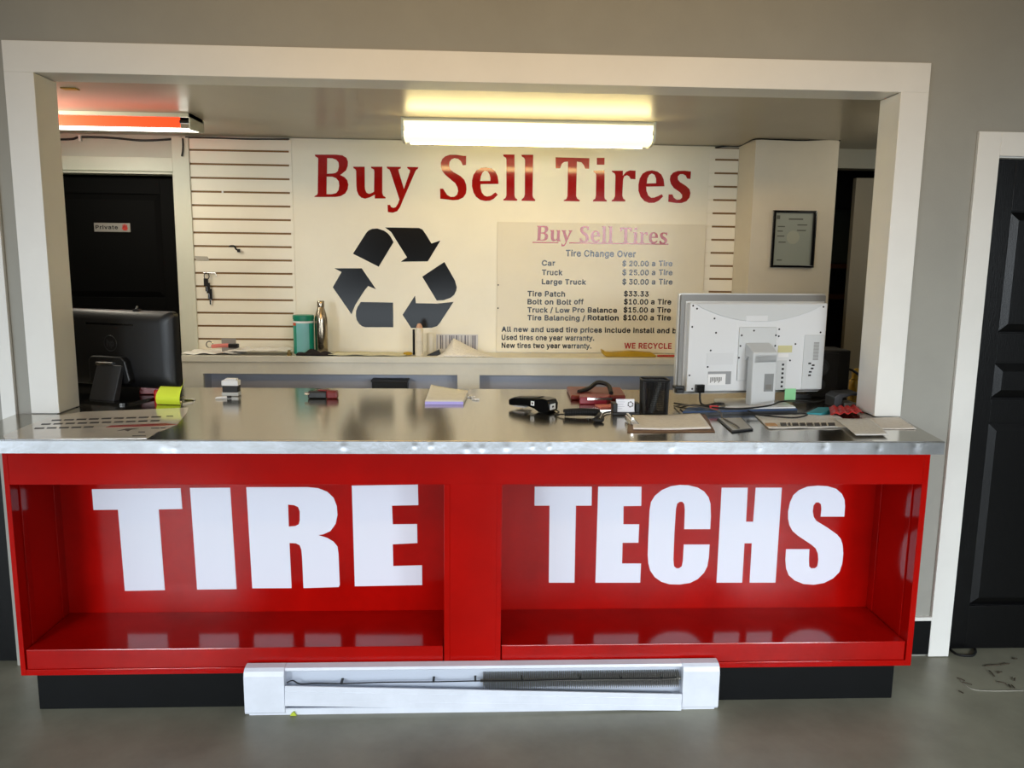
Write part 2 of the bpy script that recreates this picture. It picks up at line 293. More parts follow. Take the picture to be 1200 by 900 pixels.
'P': (.445,[[(.051,-.024),(.126,-.026),(.136,-.023),(.147,-.014),(.151,.001),(.151,.157),(.156,.16),(.266,.161),(.321,.174),(.346,.185),(.369,.201),(.396,.228),(.412,.251),(.429,.296),(.433,.321),(.435,.351),(.43,.396),(.414,.441),(.401,.461),(.381,.483),(.346,.509),(.321,.521),(.296,.528),(.236,.535),(.056,.535),(.046,.531),(.037,.521),(.034,.506),(.034,.001),(.038,-.014)],[(.151,.27),(.151,.426),(.261,.424),(.284,.416),(.301,.402),(.309,.391),(.316,.371),(.318,.336),(.312,.311),(.3,.291),(.276,.275),(.251,.269)]]),
'R': (.449,[[(.051,-.024),(.126,-.026),(.136,-.023),(.147,-.014),(.151,.001),(.151,.171),(.156,.172),(.231,.171),(.331,-.014),(.341,-.023),(.351,-.026),(.431,-.026),(.441,-.022),(.45,-.014),(.454,-.004),(.452,.011),(.351,.196),(.384,.221),(.398,.236),(.423,.281),(.434,.331),(.434,.376),(.43,.401),(.423,.426),(.401,.466),(.383,.486),(.346,.511),(.296,.529),(.236,.535),(.056,.535),(.046,.531),(.037,.521),(.034,.506),(.034,.001),(.038,-.014)],[(.151,.283),(.151,.426),(.261,.424),(.286,.417),(.305,.401),(.316,.376),(.318,.341),(.311,.314),(.296,.296),(.276,.287),(.251,.282)]]),
'T': (.449,[[(.184,-.024),(.263,-.025),(.274,-.019),(.283,-.004),(.283,.426),(.418,.426),(.433,.432),(.44,.441),(.443,.451),(.443,.511),(.438,.524),(.428,.532),(.413,.535),(.033,.535),(.018,.531),(.009,.521),(.006,.511),(.006,.451),(.009,.441),(.018,.43),(.033,.426),(.163,.426),(.167,.421),(.167,.001),(.171,-.014)]]),
'U': (.517,[[(.224,-.032),(.291,-.033),(.346,-.02),(.376,-.007),(.416,.02),(.436,.041),(.456,.068),(.466,.09),(.481,.143),(.483,.178),(.483,.508),(.479,.523),(.466,.533),(.391,.535),(.376,.529),(.369,.518),(.367,.178),(.364,.153),(.352,.123),(.329,.098),(.296,.083),(.261,.078),(.226,.081),(.191,.096),(.171,.114),(.154,.148),(.15,.178),(.15,.508),(.146,.522),(.136,.532),(.126,.535),(.061,.535),(.046,.531),(.036,.518),(.034,.173),(.042,.113),(.062,.068),(.079,.043),(.098,.023),(.146,-.01),(.171,-.02)]]),
'W': (.686,[[(.146,-.024),(.232,-.026),(.242,-.023),(.252,-.014),(.342,.314),(.433,-.014),(.442,-.023),(.452,-.026),(.532,-.026),(.547,-.019),(.556,-.004),(.695,.501),(.695,.516),(.687,.528),(.672,.535),(.602,.535),(.589,.531),(.58,.521),(.492,.181),(.405,.516),(.394,.531),(.382,.535),(.302,.535),(.292,.531),(.283,.521),(.192,.186),(.105,.521),(.096,.531),(.082,.535),(.012,.535),(-.003,.527),(-.009,.516),(-.009,.501),(.129,-.004),(.133,-.014)]]),
'Y': (.472,[[(.194,-.024),(.272,-.026),(.285,-.019),(.292,-.009),(.294,.201),(.477,.496),(.48,.516),(.467,.532),(.457,.535),(.382,.535),(.372,.534),(.362,.527),(.237,.322),(.107,.529),(.092,.535),(.012,.535),(.002,.531),(-.007,.521),(-.01,.506),(-.006,.496),(.177,.201),(.177,-.004),(.182,-.016)]]),
'a': (.389,[[(.136,-.033),(.161,-.035),(.196,-.031),(.226,-.022),(.251,-.009),(.261,-.021),(.271,-.025),(.341,-.026),(.355,-.018),(.362,-.008),(.363,.252),(.354,.312),(.337,.347),(.314,.372),(.286,.39),(.256,.401),(.231,.408),(.176,.41),(.141,.404),(.096,.389),(.047,.352),(.026,.322),(.016,.297),(.017,.282),(.026,.27),(.096,.248),(.116,.254),(.141,.288),(.171,.302),(.196,.305),(.216,.303),(.236,.293),(.245,.282),(.249,.262),(.246,.255),(.121,.237),(.076,.222),(.051,.208),(.034,.192),(.021,.175),(.013,.157),(.005,.127),(.005,.087),(.015,.052),(.026,.032),(.041,.012),(.066,-.01),(.101,-.026)],[(.166,.071),(.141,.076),(.124,.087),(.118,.102),(.123,.122),(.136,.131),(.151,.137),(.247,.152),(.25,.137),(.246,.117),(.231,.094),(.206,.077)]]),
'b': (.424,[[(.206,-.032),(.254,-.033),(.304,-.019),(.349,.012),(.379,.048),(.403,.098),(.415,.158),(.415,.223),(.404,.278),(.392,.308),(.366,.348),(.329,.381),(.304,.395),(.254,.409),(.209,.41),(.174,.403),(.142,.388),(.14,.508),(.136,.523),(.119,.534),(.044,.534),(.031,.523),(.027,.508),(.028,-.007),(.034,-.018),(.049,-.026),(.109,-.026),(.125,-.022),(.139,-.005),(.174,-.025)],[(.194,.077),(.164,.098),(.15,.123),(.139,.173),(.141,.223),(.154,.263),(.174,.289),(.204,.302),(.234,.303),(.254,.296),(.267,.288),(.281,.273),(.291,.253),(.301,.208),(.299,.153),(.286,.113),(.274,.097),(.258,.083),(.234,.074)]]),
'c': (.396,[[(.176,-.032),(.22,-.034),(.255,-.029),(.295,-.015),(.318,-.002),(.356,.033),(.378,.068),(.389,.098),(.387,.113),(.375,.125),(.3,.143),(.283,.133),(.273,.108),(.256,.088),(.23,.075),(.205,.072),(.18,.076),(.167,.083),(.154,.093),(.136,.118),(.123,.168),(.125,.223),(.139,.263),(.154,.283),(.17,.296),(.205,.304),(.225,.302),(.245,.296),(.265,.279),(.285,.243),(.3,.236),(.37,.252),(.38,.259),(.386,.268),(.387,.283),(.376,.313),(.361,.338),(.34,.361),(.295,.391),(.235,.409),(.18,.409),(.15,.403),(.123,.393),(.08,.365),(.047,.328),(.033,.303),(.02,.273),(.011,.223),(.008,.188),(.015,.128),(.022,.098),(.045,.051),(.079,.013),(.105,-.007),(.15,-.027)]]),
'd': (.424,[[(.166,-.032),(.195,-.034),(.23,-.031),(.26,-.021),(.285,-.006),(.295,-.019),(.305,-.025),(.375,-.026),(.39,-.018),(.397,-.007),(.398,.508),(.394,.523),(.38,.534),(.31,.535),(.3,.533),(.289,.523),(.285,.508),(.284,.388),(.28,.386),(.25,.402),(.215,.41),(.17,.409),(.12,.395),(.095,.381),(.058,.348),(.033,.308),(.023,.283),(.009,.223),(.009,.163),(.014,.128),(.032,.073),(.056,.033),(.08,.007),(.12,-.019)],[(.18,.076),(.154,.093),(.137,.118),(.124,.158),(.122,.188),(.125,.223),(.133,.253),(.152,.283),(.18,.3),(.215,.303),(.236,.298),(.25,.289),(.274,.258),(.285,.208),(.283,.153),(.27,.113),(.245,.085),(.215,.074)]]),
'e': (.404,[[(.179,-.032),(.21,-.034),(.25,-.031),(.29,-.021),(.31,-.012),(.34,.009),(.364,.033),(.382,.063),(.391,.088),(.388,.103),(.375,.115),(.305,.131),(.287,.123),(.272,.098),(.255,.082),(.23,.074),(.2,.073),(.185,.075),(.16,.086),(.145,.1),(.133,.118),(.127,.138),(.128,.143),(.375,.143),(.39,.152),(.396,.163),(.393,.248),(.381,.293),(.36,.333),(.339,.358),(.305,.384),(.26,.403),(.225,.41),(.18,.409),(.15,.403),(.12,.392),(.08,.366),(.047,.328),(.032,.303),(.015,.253),(.009,.218),(.009,.158),(.014,.128),(.022,.098),(.048,.048),(.079,.013),(.105,-.007),(.15,-.026)],[(.13,.247),(.13,.253),(.138,.268),(.16,.291),(.18,.301),(.205,.304),(.23,.301),(.25,.29),(.269,.268),(.276,.248)]]),
'f': (.254,[[(.072,-.024),(.147,-.025),(.159,-.019),(.166,-.009),(.168,.296),(.172,.301),(.237,.303),(.251,.316),(.254,.331),(.254,.381),(.247,.396),(.232,.405),(.17,.406),(.168,.426),(.172,.44),(.177,.444),(.197,.448),(.232,.443),(.242,.447),(.25,.456),(.269,.521),(.262,.538),(.242,.549),(.202,.556),(.172,.555),(.142,.549),(.111,.536),(.087,.516),(.066,.486),(.058,.466),(.054,.406),(-.003,.404),(-.013,.397),(-.019,.386),(-.02,.326),(-.014,.311),(.002,.301),(.052,.301),(.055,.296),(.055,.001),(.059,-.014)]]),
'g': (.425,[[(.179,-.175),(.21,-.177),(.25,-.173),(.305,-.158),(.34,-.137),(.358,-.12),(.38,-.09),(.391,-.065),(.398,-.01),(.398,.38),(.393,.395),(.38,.404),(.305,.404),(.295,.398),(.285,.383),(.25,.403),(.215,.41),(.17,.409),(.125,.397),(.095,.381),(.061,.35),(.042,.325),(.022,.28),(.009,.22),(.009,.165),(.013,.135),(.031,.08),(.062,.035),(.08,.018),(.12,-.006),(.17,-.02),(.215,-.021),(.25,-.013),(.28,.002),(.284,-.0),(.284,-.025),(.275,-.044),(.257,-.06),(.24,-.067),(.195,-.071),(.168,-.065),(.145,-.052),(.117,-.02),(.1,-.015),(.09,-.017),(.04,-.045),(.029,-.055),(.025,-.07),(.033,-.09),(.046,-.11),(.075,-.138),(.095,-.151),(.125,-.165)],[(.175,.089),(.16,.097),(.147,.11),(.128,.145),(.122,.19),(.125,.225),(.138,.265),(.16,.291),(.19,.303),(.22,.303),(.24,.296),(.255,.285),(.276,.255),(.286,.21),(.284,.16),(.27,.12),(.25,.097),(.22,.086),(.195,.086)]]),
'h': (.41,[[(.044,-.024),(.119,-.025),(.131,-.019),(.138,-.009),(.142,.251),(.149,.271),(.164,.289),(.189,.3),(.209,.303),(.234,.299),(.254,.286),(.263,.271),(.269,.251),(.27,.001),(.274,-.014),(.284,-.023),(.294,-.026),(.359,-.026),(.374,-.019),(.383,-.004),(.382,.266),(.378,.291),(.365,.331),(.353,.351),(.329,.377),(.309,.391),(.284,.402),(.249,.409),(.204,.409),(.179,.404),(.144,.388),(.14,.391),(.14,.511),(.134,.526),(.119,.534),(.044,.534),(.033,.526),(.027,.511),(.027,.001),(.031,-.014)]]),
'i': (.167,[[(.044,-.024),(.117,-.026),(.132,-.018),(.14,-.004),(.14,.381),(.132,.397),(.117,.405),(.047,.404),(.033,.396),(.028,.386),(.027,.001),(.031,-.014)],[(.061,.421),(.087,.417),(.117,.425),(.137,.442),(.15,.466),(.152,.496),(.146,.511),(.132,.531),(.107,.546),(.082,.55),(.057,.545),(.031,.526),(.019,.506),(.015,.481),(.021,.456),(.042,.43)]]),
'k': (.381,[[(.044,-.024),(.114,-.026),(.124,-.024),(.136,-.014),(.14,.001),(.14,.126),(.149,.138),(.154,.136),(.279,-.021),(.294,-.026),(.374,-.026),(.389,-.019),(.398,-.004),(.393,.016),(.237,.216),(.379,.362),(.386,.376),(.383,.391),(.374,.401),(.364,.405),(.274,.403),(.144,.273),(.14,.281),(.14,.511),(.134,.526),(.119,.534),(.044,.534),(.033,.526),(.027,.511),(.027,.001),(.031,-.014)]]),
'l': (.189,[[(.113,-.026),(.159,-.028),(.189,-.022),(.203,-.011),(.207,.004),(.196,.059),(.189,.071),(.174,.08),(.144,.078),(.14,.084),(.138,.519),(.131,.529),(.119,.534),(.049,.535),(.034,.527),(.027,.509),(.028,.064),(.034,.036),(.054,.003),(.074,-.013)]]),
'n': (.41,[[(.044,-.024),(.119,-.025),(.131,-.019),(.138,-.009),(.142,.251),(.149,.271),(.164,.289),(.189,.3),(.209,.303),(.234,.299),(.254,.286),(.263,.271),(.269,.251),(.27,.001),(.274,-.014),(.284,-.023),(.299,-.026),(.359,-.026),(.369,-.023),(.379,-.014),(.383,.001),(.381,.271),(.373,.311),(.364,.332),(.349,.356),(.324,.381),(.289,.4),(.229,.41),(.179,.404),(.139,.385),(.129,.398),(.114,.405),(.049,.405),(.033,.396),(.027,.381),(.027,.001),(.031,-.014)]]),
'o': (.415,[[(.176,-.032),(.235,-.033),(.26,-.028),(.31,-.007),(.331,.008),(.355,.032),(.382,.073),(.395,.103),(.405,.153),(.406,.218),(.402,.248),(.393,.278),(.368,.328),(.337,.363),(.312,.383),(.285,.396),(.235,.409),(.18,.409),(.15,.403),(.123,.393),(.08,.365),(.047,.328),(.033,.303),(.02,.273),(.011,.223),(.008,.188),(.015,.128),(.022,.098),(.045,.051),(.079,.013),(.105,-.007),(.15,-.027)],[(.205,.072),(.17,.08),(.145,.104),(.129,.138),(.122,.188),(.129,.238),(.145,.272),(.17,.296),(.205,.304),(.225,.302),(.245,.295),(.27,.273),(.286,.238),(.293,.188),(.286,.138),(.27,.103),(.245,.081)]]),
'p': (.424,[[(.044,-.167),(.114,-.169),(.124,-.167),(.136,-.157),(.14,-.142),(.14,-.017),(.144,-.009),(.174,-.025),(.209,-.033),(.254,-.033),(.284,-.026),(.309,-.016),(.349,.012),(.369,.033),(.393,.073),(.404,.103),(.415,.158),(.415,.223),(.404,.278),(.392,.308),(.366,.348),(.329,.381),(.304,.395),(.254,.409),(.214,.41),(.174,.403),(.139,.383),(.129,.398),(.114,.405),(.049,.405),(.039,.401),(.029,.39),(.027,.378),(.027,-.142),(.031,-.157)],[(.194,.077),(.164,.098),(.15,.123),(.139,.173),(.141,.223),(.154,.263),(.174,.289),(.204,.302),(.234,.303),(.254,.296),(.267,.288),(.281,.273),(.291,.253),(.301,.208),(.299,.153),(.286,.113),(.274,.097),(.258,.083),(.234,.074)]]),
'r': (.259,[[(.044,-.024),(.119,-.025),(.131,-.019),(.138,-.009),(.141,.251),(.152,.276),(.169,.291),(.204,.3),(.249,.297),(.263,.306),(.269,.321),(.269,.386),(.264,.399),(.254,.407),(.194,.41),(.159,.4),(.139,.39),(.124,.402),(.114,.405),(.049,.405),(.039,.401),(.03,.391),(.027,.376),(.027,.001),(.031,-.014)]]),
's': (.365,[[(.155,-.032),(.182,-.034),(.227,-.031),(.267,-.019),(.289,-.007),(.307,.005),(.334,.033),(.346,.053),(.356,.088),(.356,.128),(.349,.153),(.337,.174),(.309,.203),(.287,.217),(.267,.225),(.167,.251),(.147,.259),(.137,.268),(.136,.283),(.143,.293),(.162,.304),(.182,.307),(.207,.304),(.223,.298),(.237,.283),(.247,.261),(.262,.252),(.332,.265),(.347,.278),(.35,.293),(.337,.327),(.308,.368),(.282,.387),(.262,.397),(.247,.403),(.207,.41),(.167,.41),(.142,.406),(.122,.402),(.087,.386),(.069,.373),(.044,.348),(.027,.316),(.022,.293),(.022,.253),(.029,.228),(.039,.208),(.057,.186),(.087,.166),(.112,.154),(.217,.126),(.232,.12),(.239,.113),(.241,.098),(.228,.083),(.207,.074),(.182,.071),(.157,.074),(.138,.083),(.127,.093),(.115,.123),(.097,.133),(.027,.119),(.014,.108),(.01,.093),(.021,.053),(.052,.01),(.072,-.005),(.102,-.021)]]),
't': (.227,[[(.139,-.028),(.182,-.03),(.212,-.026),(.229,-.018),(.238,-.003),(.228,.057),(.222,.07),(.207,.079),(.172,.076),(.157,.078),(.153,.087),(.152,.102),(.152,.298),(.157,.301),(.207,.301),(.222,.309),(.23,.327),(.23,.382),(.223,.397),(.212,.404),(.152,.406),(.152,.472),(.15,.482),(.142,.492),(.127,.497),(.062,.497),(.047,.49),(.04,.477),(.039,.407),(-.003,.404),(-.017,.392),(-.02,.382),(-.019,.322),(-.013,.309),(-.003,.302),(.032,.301),(.039,.297),(.039,.092),(.048,.042),(.058,.022),(.077,-.001),(.097,-.014)]]),
'u': (.41,[[(.158,-.029),(.209,-.029),(.244,-.019),(.269,-.006),(.281,-.019),(.294,-.026),(.359,-.026),(.374,-.019),(.381,-.009),(.383,.381),(.379,.392),(.369,.402),(.359,.405),(.294,.405),(.282,.401),(.273,.391),(.27,.381),(.27,.156),(.267,.126),(.254,.101),(.239,.087),(.219,.078),(.199,.076),(.174,.08),(.159,.091),(.148,.106),(.141,.126),(.14,.381),(.137,.391),(.124,.403),(.109,.405),(.049,.405),(.039,.401),(.03,.391),(.027,.376),(.027,.141),(.028,.111),(.037,.071),(.056,.031),(.084,.0),(.119,-.02)]]),
'v': (.389,[[(.154,-.024),(.228,-.026),(.238,-.023),(.248,-.013),(.396,.371),(.394,.391),(.383,.402),(.373,.405),(.303,.405),(.285,.396),(.193,.153),(.104,.396),(.088,.405),(.018,.405),(.003,.401),(-.006,.391),(-.008,.371),(.138,-.008),(.143,-.017)]]),
'w': (.567,[[(.129,-.024),(.199,-.026),(.209,-.024),(.221,-.014),(.284,.201),(.346,-.014),(.354,-.022),(.369,-.026),(.429,-.026),(.446,-.019),(.454,-.006),(.57,.371),(.57,.386),(.564,.396),(.549,.405),(.479,.405),(.469,.403),(.46,.396),(.455,.386),(.399,.188),(.394,.19),(.341,.386),(.336,.396),(.319,.405),(.249,.405),(.239,.402),(.227,.386),(.169,.18),(.112,.386),(.107,.396),(.094,.404),(.084,.405),(.019,.405),(.004,.397),(-.002,.386),(-.002,.371),(.114,-.009),(.119,-.018)]]),
'y': (.389,[[(.065,-.169),(.108,-.171),(.15,-.159),(.186,-.134),(.213,-.098),(.229,-.064),(.396,.371),(.394,.391),(.383,.402),(.373,.405),(.303,.405),(.285,.396),(.193,.153),(.104,.396),(.088,.405),(.018,.405),(.003,.401),(-.006,.391),(-.008,.371),(.134,.001),(.123,-.035),(.108,-.059),(.093,-.064),(.053,-.061),(.038,-.074),(.021,-.134),(.022,-.144),(.033,-.161)]])}
OUTLINES={'TIRE TECHS':[('T',[(-1.4839,0.7369),(-1.1466,0.7407),(-1.1445,0.6571),(-1.2348,0.6552),(-1.229,0.3238),(-1.3841,0.3217),(-1.3901,0.6545),(-1.4831,0.6537)],[]),
('I',[(-1.1109,0.7417),(-0.9568,0.7426),(-0.949,0.3261),(-1.1032,0.3251)],[]),
('R',[(-0.8948,0.7446),(-0.6566,0.7445),(-0.617,0.7403),(-0.5825,0.7258),(-0.5582,0.7013),(-0.5465,0.6674),(-0.5447,0.6308),(-0.553,0.5941),(-0.5737,0.5652),(-0.6016,0.5521),(-0.6227,0.549),(-0.5869,0.5372),(-0.5621,0.5213),(-0.5475,0.5016),(-0.5441,0.4723),(-0.5417,0.3411),(-0.546,0.332),(-0.6854,0.3286),(-0.6874,0.4571),(-0.6895,0.4889),(-0.6955,0.5075),(-0.7103,0.5155),(-0.7353,0.5167),(-0.7324,0.3289),(-0.8871,0.3289)],[[(-0.736,0.674),(-0.7132,0.6719),(-0.6975,0.6646),(-0.6911,0.6458),(-0.6921,0.6102),(-0.6966,0.5934),(-0.7108,0.5861),(-0.7358,0.5841)]]),
('E',[(-0.4864,0.7506),(-0.2283,0.7546),(-0.2268,0.671),(-0.3305,0.6691),(-0.3283,0.5924),(-0.2323,0.5931),(-0.2317,0.5146),(-0.3292,0.5097),(-0.3281,0.4189),(-0.2139,0.4215),(-0.2133,0.3384),(-0.4819,0.3348)],[]),
('T',[(0.2332,0.746),(0.461,0.7459),(0.4622,0.6677),(0.3995,0.6678),(0.4012,0.3441),(0.297,0.3448),(0.2938,0.668),(0.2335,0.6681)],[]),
('E',[(0.4867,0.7458),(0.6605,0.7457),(0.6624,0.6663),(0.5911,0.6654),(0.5927,0.5897),(0.657,0.5895),(0.6567,0.5121),(0.5921,0.5123),(0.593,0.4247),(0.6704,0.4242),(0.6703,0.3423),(0.4868,0.3435)],[]),
('C',[(0.9474,0.5682),(0.9473,0.6219),(0.943,0.6754),(0.9338,0.702),(0.9144,0.726),(0.8876,0.7419),(0.8509,0.7509),(0.8146,0.7525),(0.7786,0.7472),(0.743,0.7314),(0.7155,0.7076),(0.7011,0.6811),(0.6971,0.6492),(0.6961,0.5421),(0.6966,0.4611),(0.7007,0.423),(0.7097,0.393),(0.7292,0.3655),(0.7563,0.3461),(0.7911,0.3349),(0.8334,0.3336),(0.8754,0.3399),(0.9063,0.3562),(0.9314,0.3835),(0.9433,0.4108),(0.9477,0.449),(0.9481,0.5033),(0.8425,0.5037),(0.8415,0.4331),(0.8383,0.4113),(0.8276,0.4027),(0.8171,0.4027),(0.8062,0.4115),(0.8024,0.4388),(0.8016,0.5525),(0.8034,0.6543),(0.8076,0.6756),(0.8177,0.683),(0.8281,0.683),(0.8368,0.6729),(0.84,0.6489),(0.8411,0.5685)],[]),
('H',[(0.9851,0.7413),(1.0914,0.7412),(1.0924,0.599),(1.1218,0.5989),(1.1238,0.7412),(1.2306,0.7411),(1.2301,0.3387),(1.1223,0.3394),(1.1219,0.508),(1.0913,0.5081),(1.0914,0.3396),(0.9851,0.3403)],[]),
('S',[(1.4966,0.6195),(1.4963,0.6637),(1.4921,0.6906),(1.4797,0.7147),(1.4542,0.7362),(1.4191,0.7469),(1.3768,0.7495),(1.335,0.7453),(1.3018,0.7309),(1.2796,0.7096),(1.2685,0.6802),(1.263,0.6427),(1.2652,0.6104),(1.2723,0.5833),(1.2871,0.5589),(1.3096,0.5399),(1.3681,0.5016),(1.3879,0.4851),(1.3986,0.4632),(1.4027,0.4357),(1.4004,0.4082),(1.3914,0.3995),(1.3753,0.3996),(1.3662,0.4084),(1.3632,0.4359),(1.362,0.4819),(1.2652,0.4824),(1.265,0.4364),(1.2713,0.398),(1.2838,0.3703),(1.3094,0.3481),(1.3479,0.3323),(1.3911,0.3287),(1.4335,0.3362),(1.4697,0.3554),(1.4945,0.3829),(1.5036,0.4187),(1.5045,0.4627),(1.4988,0.501),(1.4889,0.5256),(1.4714,0.5447),(1.4321,0.572),(1.3822,0.602),(1.3704,0.6182),(1.3645,0.6424),(1.3659,0.6666),(1.374,0.679),(1.3861,0.68),(1.3962,0.672),(1.3996,0.6531),(1.3989,0.6197)],[])],
'Buy Sell Tires':[('B',[(-0.9196,2.2193),(-0.7997,2.2214),(-0.7658,2.2183),(-0.7426,2.205),(-0.7345,2.1843),(-0.7362,2.1613),(-0.7461,2.1361),(-0.7721,2.1147),(-0.7799,2.1095),(-0.7554,2.0982),(-0.7407,2.0817),(-0.7348,2.0566),(-0.7396,2.0312),(-0.7529,2.0078),(-0.7789,1.9926),(-0.8091,1.9871),(-0.929,1.9852),(-0.9254,1.9911),(-0.9124,1.9981),(-0.9088,2.0074),(-0.9014,2.2001),(-0.9085,2.2049),(-0.9181,2.2101)],[[(-0.8512,2.201),(-0.8215,2.2007),(-0.8003,2.1935),(-0.7879,2.1792),(-0.7862,2.1563),(-0.7931,2.1311),(-0.8062,2.1204),(-0.8233,2.1172),(-0.8541,2.1154)],[(-0.8561,2.0994),(-0.8237,2.0991),(-0.8025,2.0911),(-0.7892,2.0746),(-0.7863,2.0515),(-0.7911,2.0262),(-0.8043,2.0091),(-0.8301,2.0023),(-0.8593,2.0019)]]),
('u',[(-0.7064,2.1568),(-0.641,2.158),(-0.6419,2.0497),(-0.64,2.0286),(-0.6325,2.014),(-0.6197,2.0078),(-0.6068,2.0114),(-0.5903,2.0201),(-0.587,2.1305),(-0.5886,2.143),(-0.6026,2.149),(-0.6055,2.1544),(-0.6046,2.1586),(-0.5412,2.1597),(-0.5431,2.0133),(-0.5381,1.9986),(-0.524,1.9903),(-0.5253,1.9831),(-0.5865,1.9821),(-0.5862,2.0033),(-0.6157,1.9876),(-0.6417,1.98),(-0.6631,1.986),(-0.6779,2.0006),(-0.6874,2.0236),(-0.6899,2.0531),(-0.6897,2.1329),(-0.6938,2.1433),(-0.7032,2.1473)],[]),
('y',[(-0.5168,2.1602),(-0.4361,2.1607),(-0.437,2.1519),(-0.4504,2.1454),(-0.4484,2.1328),(-0.42,2.0386),(-0.386,2.1339),(-0.3859,2.1444),(-0.3945,2.1485),(-0.4018,2.1567),(-0.4,2.1614),(-0.3372,2.1608),(-0.3398,2.1515),(-0.3494,2.1451),(-0.3581,2.1281),(-0.4239,1.9813),(-0.4416,1.9386),(-0.4591,1.9128),(-0.4852,1.9039),(-0.5133,1.9068),(-0.5141,1.9481),(-0.4998,1.9483),(-0.4935,1.9357),(-0.4806,1.9316),(-0.4676,1.9361),(-0.4566,1.9532),(-0.4464,1.9789),(-0.4956,2.132),(-0.5019,2.1445),(-0.5147,2.1506)],[]),
('S',[(-0.0652,2.2277),(-0.0664,2.1773),(-0.0845,2.1749),(-0.0954,2.1978),(-0.1105,2.2101),(-0.1321,2.2139),(-0.1494,2.2073),(-0.1601,2.1925),(-0.1623,2.1714),(-0.1558,2.1505),(-0.1363,2.1361),(-0.0974,2.1157),(-0.0756,2.095),(-0.0647,2.0677),(-0.0624,2.0423),(-0.0667,2.0168),(-0.0819,1.9953),(-0.1101,1.982),(-0.1405,1.9794),(-0.1753,1.9831),(-0.2135,1.9868),(-0.2143,2.0432),(-0.197,2.0435),(-0.1861,2.0276),(-0.1731,2.0087),(-0.1536,1.9984),(-0.1319,1.9996),(-0.1167,2.0117),(-0.1111,2.033),(-0.1146,2.052),(-0.1276,2.0751),(-0.1536,2.0958),(-0.1839,2.1206),(-0.2012,2.1413),(-0.2089,2.1622),(-0.2097,2.1874),(-0.2011,2.2085),(-0.1838,2.2235),(-0.158,2.2323),(-0.1192,2.233),(-0.0847,2.2282)],[]),
('e',[(0.1201,2.075),(0.0178,2.0724),(0.0179,2.0521),(0.0246,2.0267),(0.0378,2.0099),(0.0553,2.0038),(0.0771,2.0084),(0.1031,2.028),(0.1171,2.0146),(0.0947,1.9917),(0.0729,1.9807),(0.0467,1.9781),(0.0162,1.984),(-0.0079,2.0007),(-0.0233,2.026),(-0.0321,2.0598),(-0.0314,2.0936),(-0.0237,2.1233),(-0.0065,2.1489),(0.0194,2.1629),(0.0497,2.1668),(0.0802,2.161),(0.102,2.1445),(0.1153,2.1173),(0.1199,2.0919)],[[(0.0155,2.0902),(0.0197,2.1177),(0.0283,2.1369),(0.0412,2.1476),(0.0564,2.145),(0.0674,2.1291),(0.0741,2.1081),(0.0733,2.0912)]]),
('l',[(0.1456,2.2391),(0.2106,2.2403),(0.2135,2.0128),(0.2181,1.9979),(0.23,1.9908),(0.2283,1.9823),(0.1483,1.9827),(0.1504,1.9904),(0.1612,1.997),(0.1663,2.012),(0.1641,2.2109),(0.1609,2.2213),(0.147,2.2295)],[]),
('l',[(0.2497,2.2397),(0.3179,2.241),(0.3173,2.0144),(0.321,2.0017),(0.3343,1.9891),(0.3323,1.9822),(0.2533,1.9827),(0.2554,1.9912),(0.2684,2.003),(0.2725,2.018),(0.2705,2.2128),(0.2652,2.2232),(0.252,2.2301)],[]),
('T',[(0.446,2.2294),(0.6415,2.2279),(0.6409,2.1678),(0.6189,2.1683),(0.6096,2.1893),(0.5961,2.2038),(0.5697,2.2076),(0.5701,2.0142),(0.5771,1.9993),(0.5918,1.9923),(0.5907,1.9845),(0.4981,1.9852),(0.5002,1.9917),(0.5133,1.9962),(0.5195,2.0134),(0.5181,2.2067),(0.4955,2.2041),(0.4826,2.1934),(0.4735,2.1678),(0.4482,2.1674)],[]),
('i',[(0.6653,2.1585),(0.7311,2.1626),(0.7343,2.0125),(0.7382,1.9997),(0.7495,1.9935),(0.7484,1.9862),(0.6679,1.9857),(0.6699,1.9944),(0.6808,2.001),(0.6846,2.0203),(0.6836,2.1333),(0.6789,2.1439),(0.6668,2.1513)],[]),
('idot',[(0.6839,2.2307),(0.729,2.2316),(0.7289,2.1926),(0.685,2.1919)],[]),
('r',[(0.7724,2.1603),(0.8376,2.1615),(0.8385,2.1338),(0.8563,2.1554),(0.8781,2.1643),(0.9112,2.1627),(0.9121,2.1146),(0.8842,2.1155),(0.8748,2.1302),(0.8614,2.1364),(0.8462,2.1297),(0.8401,2.1126),(0.8387,2.0228),(0.8437,2.0057),(0.8574,1.9965),(0.8568,1.9879),(0.777,1.9875),(0.7777,1.9939),(0.7885,2.0005),(0.7955,2.0178),(0.7945,2.1331),(0.7897,2.1449),(0.7749,2.1532)],[]),
('e',[(1.0828,2.0773),(0.9764,2.0743),(0.9787,2.0508),(0.9894,2.0252),(1.0077,2.0117),(1.0255,2.0129),(1.0473,2.0218),(1.0691,2.0329),(1.0776,2.0202),(1.0528,1.9961),(1.0266,1.9836),(0.9955,1.9823),(0.9685,1.9926),(0.9454,2.0159),(0.9317,2.05),(0.9304,2.0842),(0.9363,2.1185),(0.9516,2.1464),(0.9753,2.1609),(1.0061,2.1665),(1.0373,2.1607),(1.0623,2.1441),(1.0767,2.1166)],[[(0.9789,2.0914),(0.9814,2.1192),(0.9916,2.1407),(1.0068,2.1487),(1.0225,2.1413),(1.0323,2.1201),(1.0333,2.0945)]]),
